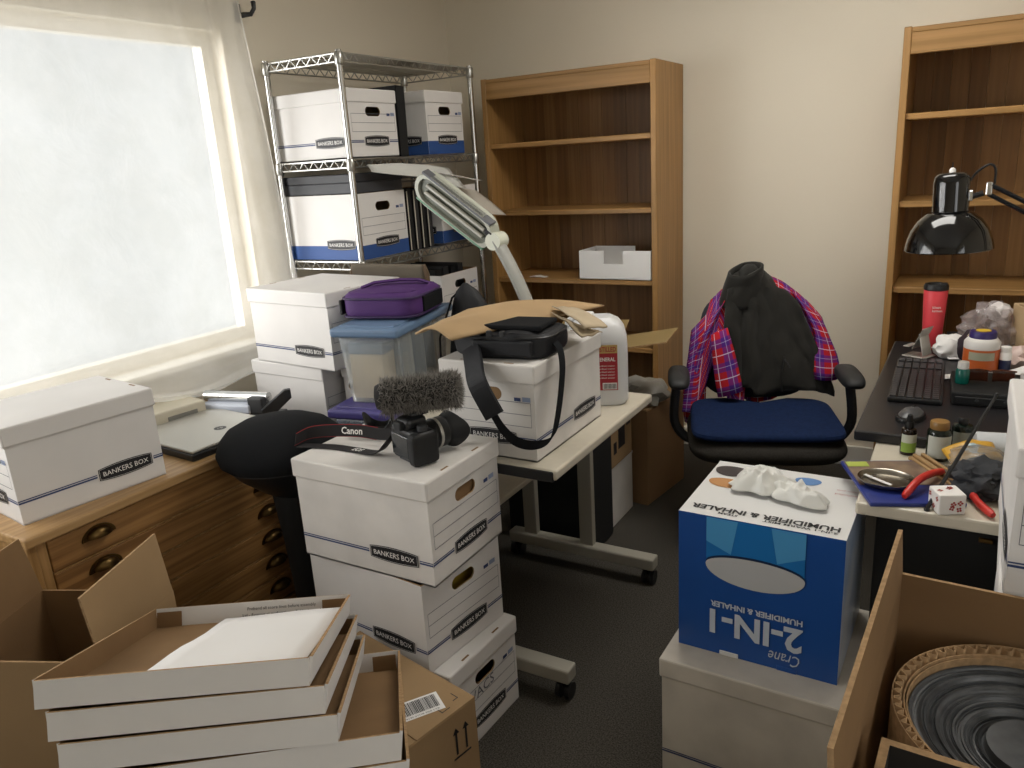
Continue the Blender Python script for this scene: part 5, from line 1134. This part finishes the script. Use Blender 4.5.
# ------------------------------------------------------------------ humidifier carton
hm = thing('humidifier_carton', 'blue humidifier carton standing upside down on the scuffed white box', 'box', (-0.353, 1.805, 0.3305), D(-1.0))
M_hblue = mat('carton_blue', '1C4F9A', 0.35, var=0.12, vscale=3); M_hwhite = mat('carton_white', 'DADAD9', 0.4)
HW, HD, HH = 0.372, 0.338, 0.364
MB().box((0, 0, HH / 2), (HW, HD, HH), 0, None, {'+z': 1, '+x': 2}).build('body', [M_hblue, M_hwhite, mat('carton_side', 'CDD2DA', 0.35, var=1, vscale=5, col2='8FA6C8')], hm)
FT = TR(0, -HD / 2 - 0.0012, 0, PI / 2, 0, 0)
pf = MB()
def quad(m, x0, y0, x1, y1, mi, z, T): m.add([(x0, y0, z), (x1, y0, z), (x1, y1, z), (x0, y1, z)], [(0, 1, 2, 3)], mi, False, T)
quad(pf, -0.118, 0.24, 0.105, HH - 0.002, 0, 0.0, FT)
pf.add([(-0.118, 0.30, 0.0003), (-0.06, 0.275, 0.0003), (-0.045, HH - 0.003, 0.0003), (-0.118, HH - 0.003, 0.0003)], [(0, 1, 2, 3)], 1, False, FT)
pf.add([(0.045, 0.275, 0.0003), (0.105, 0.30, 0.0003), (0.105, HH - 0.003, 0.0003), (0.03, HH - 0.003, 0.0003)], [(0, 1, 2, 3)], 1, False, FT)
el = [(-0.006 + 0.1125 * math.cos(2 * PI * k / 40), 0.262 + 0.038 * math.sin(2 * PI * k / 40) * (1.25 if math.sin(2 * PI * k / 40) < 0 else 0.75)) for k in range(40)]
pf.add([(x, y - 0.014, 0.0005) for x, y in el], [tuple(range(40))], 3, False, FT)
pf.add([(x * 1.005, y - 0.020, 0.0008) for x, y in el], [tuple(range(40))], 2, False, FT)
pf.build('tank_picture', [mat('print_tank_blue', '1B6FB4', 0.35), mat('print_tank_light', '4C97CC', 0.35), mat('print_silver', 'B9BBBD', 0.4), mat('print_navy', '10264A', 0.4)], hm)
pt_ = MB(); U = FT @ TR(0, 0, 0.0008)
pt_.text('2-IN-1', 0.215, 0.066, U @ TR(0.0, 0.088, 0, 0, 0, PI), 0, 0.03); pt_.text('HUMIDIFIER & INHALER', 0.212, 0.0155, U @ TR(0.0, 0.137, 0, 0, 0, PI), 0, 0.03); pt_.text('Crane', 0.070, 0.030, U @ TR(0.068, 0.033, 0, 0, 0, PI), 0, 0.0, 0.3)
pt_.build('front_lettering', mat('print_pale', 'C3CCD9', 0.4), hm, kind='stuff')
TT = TR(0, 0, HH + 0.0012)
pt_ = MB(); pt_.text('HUMIDIFIER & INHALER', 0.335, 0.024, TT @ TR(0.0, -HD / 2 + 0.042, 0, 0, 0, PI), 0, 0.03); pt_.text('2-IN-1 WARM MIST', 0.16, 0.010, TT @ TR(0.085, -HD / 2 + 0.022, 0, 0, 0, PI), 0, 0.02); pt_.text('STEAM', 0.045, 0.010, TT @ TR(-0.075, -HD / 2 + 0.022, 0, 0, 0, PI), 0, 0.02)
pt_.text('vapor pads', 0.05, 0.010, TT @ TR(0.150, 0.09, 0, 0, 0, PI), 1); pt_.text('included', 0.05, 0.010, TT @ TR(0.150, 0.065, 0, 0, 0, PI), 1); pt_.build('top_lettering', [M_ink, mat('red_print', 'B06A6A', 0.5)], hm, kind='stuff')
tp = MB(); tp.add([(x * 0.42 - 0.125, (y - 0.262) * 0.75 + 0.035, HH + 0.001) for x, y in el], [tuple(range(40))], 0); tp.add([(x * 0.38 - 0.135, (y - 0.262) * 0.9 + 0.115, HH + 0.001) for x, y in el], [tuple(range(40))], 1)
quad(tp, -0.09, 0.075, -0.035, 0.125, 2, HH + 0.0011, None); tp.add([(x * 0.28 + 0.055, (y - 0.262) * 0.6 + 0.12, HH + 0.001) for x, y in el], [tuple(range(40))], 2); tp.build('top_pictures', [mat('print_tan', 'B98552', 0.45), mat('print_dark', '3B3436', 0.45), mat('print_blue', '5A86BE', 0.45)], hm, kind='stuff')
for x in (-0.06, 0.075): MB().rbox((x, -HD / 2 - 0.0015, 0.006), (0.045, 0.003, 0.012), 0.001, 1).build('base_tab', M_hblue if x > 0 else M_hwhite, hm)
ts = thing('plastic_wrap', 'crumpled white plastic wrap lying on the humidifier carton', 'wrapping', (-0.360, 1.815, 0.3305 + HH + 0.003), D(-6))
M_tiss = mat('milky_film', 'EDEDE8', 0.35, transm=0.2)
def crumpled_sheet(cx, cy, rx, ry, h, seed, ang):
    def f(u, v):
        t = 2 * PI * u; rag = 1 + 0.28 * noise.noise(Vector((math.cos(t) * 1.6, math.sin(t) * 1.6, seed))) + 0.08 * math.sin(7 * t + seed)
        x, y = rx * rag * v * math.cos(t), ry * rag * v * math.sin(t)
        q = Vector((x * 20, y * 20, seed)); rid = 1 - 2 * abs(noise.noise(q)); rid2 = 1 - 2 * abs(noise.noise(q * 2.3 + Vector((3, 1, 7))))
        z = h * (1 - v ** 2.2) * (0.55 + 0.42 * rid + 0.16 * rid2) + 0.004 * (1 + rid) * v
        c_, s_ = math.cos(ang), math.sin(ang)
        return (cx + x * c_ - y * s_, cy + x * s_ + y * c_, max(0.0006, z))
    return MB().grid(f, 72, 26, cu=True)
crumpled_sheet(-0.035, 0.018, 0.085, 0.058, 0.050, 5.1, 0.3).build('film', M_tiss, ts, solid=0.0008); crumpled_sheet(0.060, -0.012, 0.075, 0.045, 0.045, 9.4, -0.35).build('film', M_tiss, ts, solid=0.0008)

# ------------------------------------------------------------------ big carton with a paper roll, front right
bc = carton('deep_carton', 'deep open brown carton holding a roll, closest to the camera', (0.262, 1.040, 0), D(-2.5), 0.66, 0.58, 0.80, (('-x', 0.080, D(4)),), t=0.007)
rr = thing('wrapping_roll', 'large grey roll edged with corrugated card inside the deep carton', 'roll', (0.145, 1.130, 0.0075))
RZ = 0.69
m = MB()
prof = [(0.06, RZ - 0.02)]
for k in range(26): r_ = 0.062 + 0.0038 * k; prof += [(r_, RZ - 0.004 - 0.03 * (1 - k / 25) + 0.002 * math.sin(k * 2.1)), (r_ + 0.0031, RZ - 0.003 - 0.03 * (1 - k / 25) + 0.003 * math.sin(k * 1.3))]
prof += [(0.162, RZ), (0.162, 0.0)]
m.lathe(prof, 64); m.build('film_layers', mat('grey_film_layers', '4E5052', 0.4, var=0.4, vscale=40), rr)
MB().lathe([(0.058, 0.0), (0.058, RZ - 0.03), (0.052, RZ - 0.03), (0.052, 0.0)], 40).build('core', M_kraft, rr)
for j, r_ in enumerate((0.165, 0.169)): MB().lathe([(r_ + 0.001, 0), (r_ + 0.001, RZ + 0.012 + 0.004 * j), (r_ - 0.001, RZ + 0.012 + 0.004 * j), (r_ - 0.001, 0)], 64).build('card_wrap', M_kraft_edge, rr)
wv = MB(); nw = 34; a0, a1 = D(40), D(230)
def wave(z0, z1):
    pts = []
    for i in range(nw * 8 + 1):
        a = a0 + (a1 - a0) * i / (nw * 8); r_ = 0.1785 + 0.0055 * math.sin(2 * PI * i / 8); pts.append((r_ * math.cos(a), r_ * math.sin(a)))
    return pts
wp = wave(0, 0); n = len(wp)
wv.add([(x, y, 0.2) for x, y in wp] + [(x, y, RZ + 0.022) for x, y in wp], [(i, i + 1, n + i + 1, n + i) for i in range(n - 1)], 0, True)
wv.build('corrugated_wrap', M_kraft_edge, rr, solid=0.0018)
MB().grid(lambda u, v: (0.1855 * math.cos(a0 + (a1 - a0) * u), 0.1855 * math.sin(a0 + (a1 - a0) * u), 0.2 + (RZ - 0.18 + 0.002) * v), 60, 1).build('outer_liner', M_kraft_edge, rr, solid=0.0015)
ic = carton('inner_carton', 'smaller open carton with dark inner faces inside the deep carton', (0.165, 0.848, 0.0075), D(-2.5), 0.42, 0.175, 0.765, (), t=0.011, mo=M_kraft, mi_=mat('dark_inside', '2E2A26', 0.85))  # inner faces coloured much darker than the kraft outside

# ------------------------------------------------------------------ flat lids and cartons, front left
kc = thing('sealed_carton', 'sealed brown carton with barcode label under the flattened box lids', 'box', (-1.136, 1.100, 0), D(-12))
kw, kd, kh = 0.43, 0.36, 0.34
MB().rbox((0, 0, kh / 2), (kw, kd, kh), 0.003, 1).build('body', M_kraft, kc)
for s in (-1, 1): MB().rbox((0, s * (kd / 4), kh + 0.0015), (kw, kd / 2 - 0.002, 0.003), 0.001, 1).build('flap', M_kraft, kc)
bl = MB(); BTm = TR(0.140, 0.075, kh + 0.0035, 0, 0, D(68))
quad(bl, -0.052, -0.032, 0.052, 0.032, 0, 0, BTm)
rg = random.Random(9); x = -0.045
while x < 0.044:
    w_ = rg.choice((0.0010, 0.0016, 0.0024)); quad(bl, x, -0.018, x + w_, 0.026, 1, 0.0004, BTm); x += w_ + rg.choice((0.0010, 0.0016))
bl.text('4190 STOR FILE LTR', 0.08, 0.005, BTm @ TR(0, -0.026, 0.0004), 1); bl.build('barcode_label', [M_paper, M_ink], kc)
ap = MB(); AT = TR(kw / 2 + 0.0012, 0.125, 0.265, PI / 2, 0, PI / 2)
for xx in (-0.014, 0.016):
    ap.add([(xx - 0.003, -0.035, 0), (xx + 0.003, -0.035, 0), (xx + 0.003, 0.02, 0), (xx + 0.010, 0.02, 0), (xx, 0.036, 0), (xx - 0.010, 0.02, 0), (xx - 0.003, 0.02, 0)], [(0, 1, 2, 3, 4, 5, 6)], 0, False, AT)
quad(ap, -0.026, -0.046, 0.028, -0.041, 0, 0, AT); quad(ap, -0.12, -0.16, 0.0, -0.10, 0, 0, TR(kw / 2 + 0.0012, 0.06, 0.265, PI / 2, 0, PI / 2)); ap.build('printed_arrows', M_ink, kc, kind='stuff')
cr = MB()
for x0, y0, r0 in ((0.175, 0.150, 0), (0.195, 0.105, -PI / 2)):
    T = TR(x0, y0, kh + 0.0036, 0, 0, r0); quad(cr, -0.012, 0, 0.012, 0.0022, 0, 0, T); quad(cr, 0.0098, -0.014, 0.012, 0, 0, 0, T)
cr.build('corner_marks', M_ink, kc, kind='stuff')

def tray(label, loc, rz, L_, W, H, tilt=(0, 0), lean=0.10, text=False, t=0.005):
    b = thing('box_lid', label, 'box lid', loc, rz, 'flattened white box lids'); b.rotation_euler = (tilt[0], tilt[1], rz)
    mm = [M_card, M_kraft_in, M_kraft_edge]
    MB().box((0, 0, t / 2), (L_, W, t), 0, None, {'+z': 1, '+x': 2, '-x': 2, '+y': 2, '-y': 2}).build('base_panel', mm, b)
    for s in (-1, 1):
        m = MB(); m.box((0, 0, H / 2), (L_, t, H), 0, None, {('+y' if s < 0 else '-y'): 0 if s > 0 else 1, '+z': 2}); p = m.build('long_wall', mm, b, (0, s * (W / 2 - t / 2), 0), (-s * lean, 0, 0))
        if text and s > 0:
            q = MB(); X_ = TR(0.06, -t / 2 - 0.0012, H / 2, PI / 2, 0, 0); q.text('Prebend all score lines before assembly', 0.145, 0.0085, X_ @ TR(0.0, 0.006, 0), 0); q.text('Lid - Remove at perforations - Fold other end', 0.165, 0.0085, X_ @ TR(0.0, -0.007, 0), 0); q.build('printed_text', M_ink, p)
        m = MB(); m.box((0, 0, H / 2), (t, W - 2 * t, H), 0, None, {('+x' if s < 0 else '-x'): 1, '+z': 2}); m.build('end_wall', mm, b, (s * (L_ / 2 - t / 2), 0, 0), (0, s * lean * 1.6, 0))
        MB().box((s * (L_ / 2 - 0.030), -s * 0 + W / 2 - 0.012, H / 2), (0.05, 0.003, H - 0.012), 1).build('corner_tab', mm, b)
    return b
# the lids lean: their far ends have slid down behind the near ones
LH = 0.043; YAW, TILT = D(35.8), (D(-20), D(1.9))
LR = Matrix.Rotation(YAW, 3, 'Z') @ Matrix.Rotation(TILT[1], 3, 'Y') @ Matrix.Rotation(TILT[0], 3, 'X')
rim = Vector((-1.132, 0.789, 0.723)); nz_ = LR @ Vector((0, 0, 1)); ex_ = LR @ Vector((1, 0, 0)); ey_ = LR @ Vector((0, 1, 0))
specs = [('topmost white box lid, printed inside and holding a sheet of paper', 0.0, 0.0, 0.0, 0.405, 0.50), ('white box lid just under the topmost one', 0.018, -0.004, 1.0, 0.405, 0.50),
         ('middle white box lid of the leaning pile', 0.034, -0.008, 1.5, 0.405, 0.50), ('white box lid showing its brown inside at the end near the barcode', 0.115, 0.0, 4.0, 0.41, 0.50),
         ('lowest of the leaning white box lids on the sealed carton', 0.12, -0.004, 5.0, 0.41, 0.50)]
for k, (lab, du, dv_, dr_, l_, w_) in enumerate(specs):
    p = rim - nz_ * ((LH + 0.0022) * (k + 1)) + ex_ * du + ey_ * dv_
    tray(lab, tuple(p), YAW + D(dr_), l_, w_, LH, TILT, 0.08, text=(k == 0))
p = rim - nz_ * (LH - 0.012) + ex_ * 0.03
wp_ = sheet((-0.115, -0.22, 0.0), (0.155, -0.22, 0.004), (-0.080, 0.20, 0.004), (0.160, 0.21, 0.010), 0.004, 2.2, 8).build('paper_sheet', M_paper, solid=0.0012)
wp_.location = p; wp_.rotation_euler = (TILT[0], TILT[1], YAW - D(1)); tag(wp_, 'blank white paper lying in the topmost box lid', 'paper')
sc_ = thing('support_carton', 'closed brown carton under the raised near end of the box lids', 'box', (-0.995, 0.665, 0), YAW)
MB().rbox((0, 0, 0.25), (0.30, 0.16, 0.50), 0.003, 1).build('body', M_kraft, sc_); MB().box((0, 0, 0.5005), (0.05, 0.158, 0.001)).build('tape', mat('tape_brown', '9C7C57', 0.3), sc_)
carton('flap_carton', 'open brown carton with raised flaps in front of the chest', (-1.665, 0.790, 0), D(24), 0.34, 0.28, 0.585, (('-x', 0.14, D(12)), ('+x', 0.15, D(-6))), t=0.005)
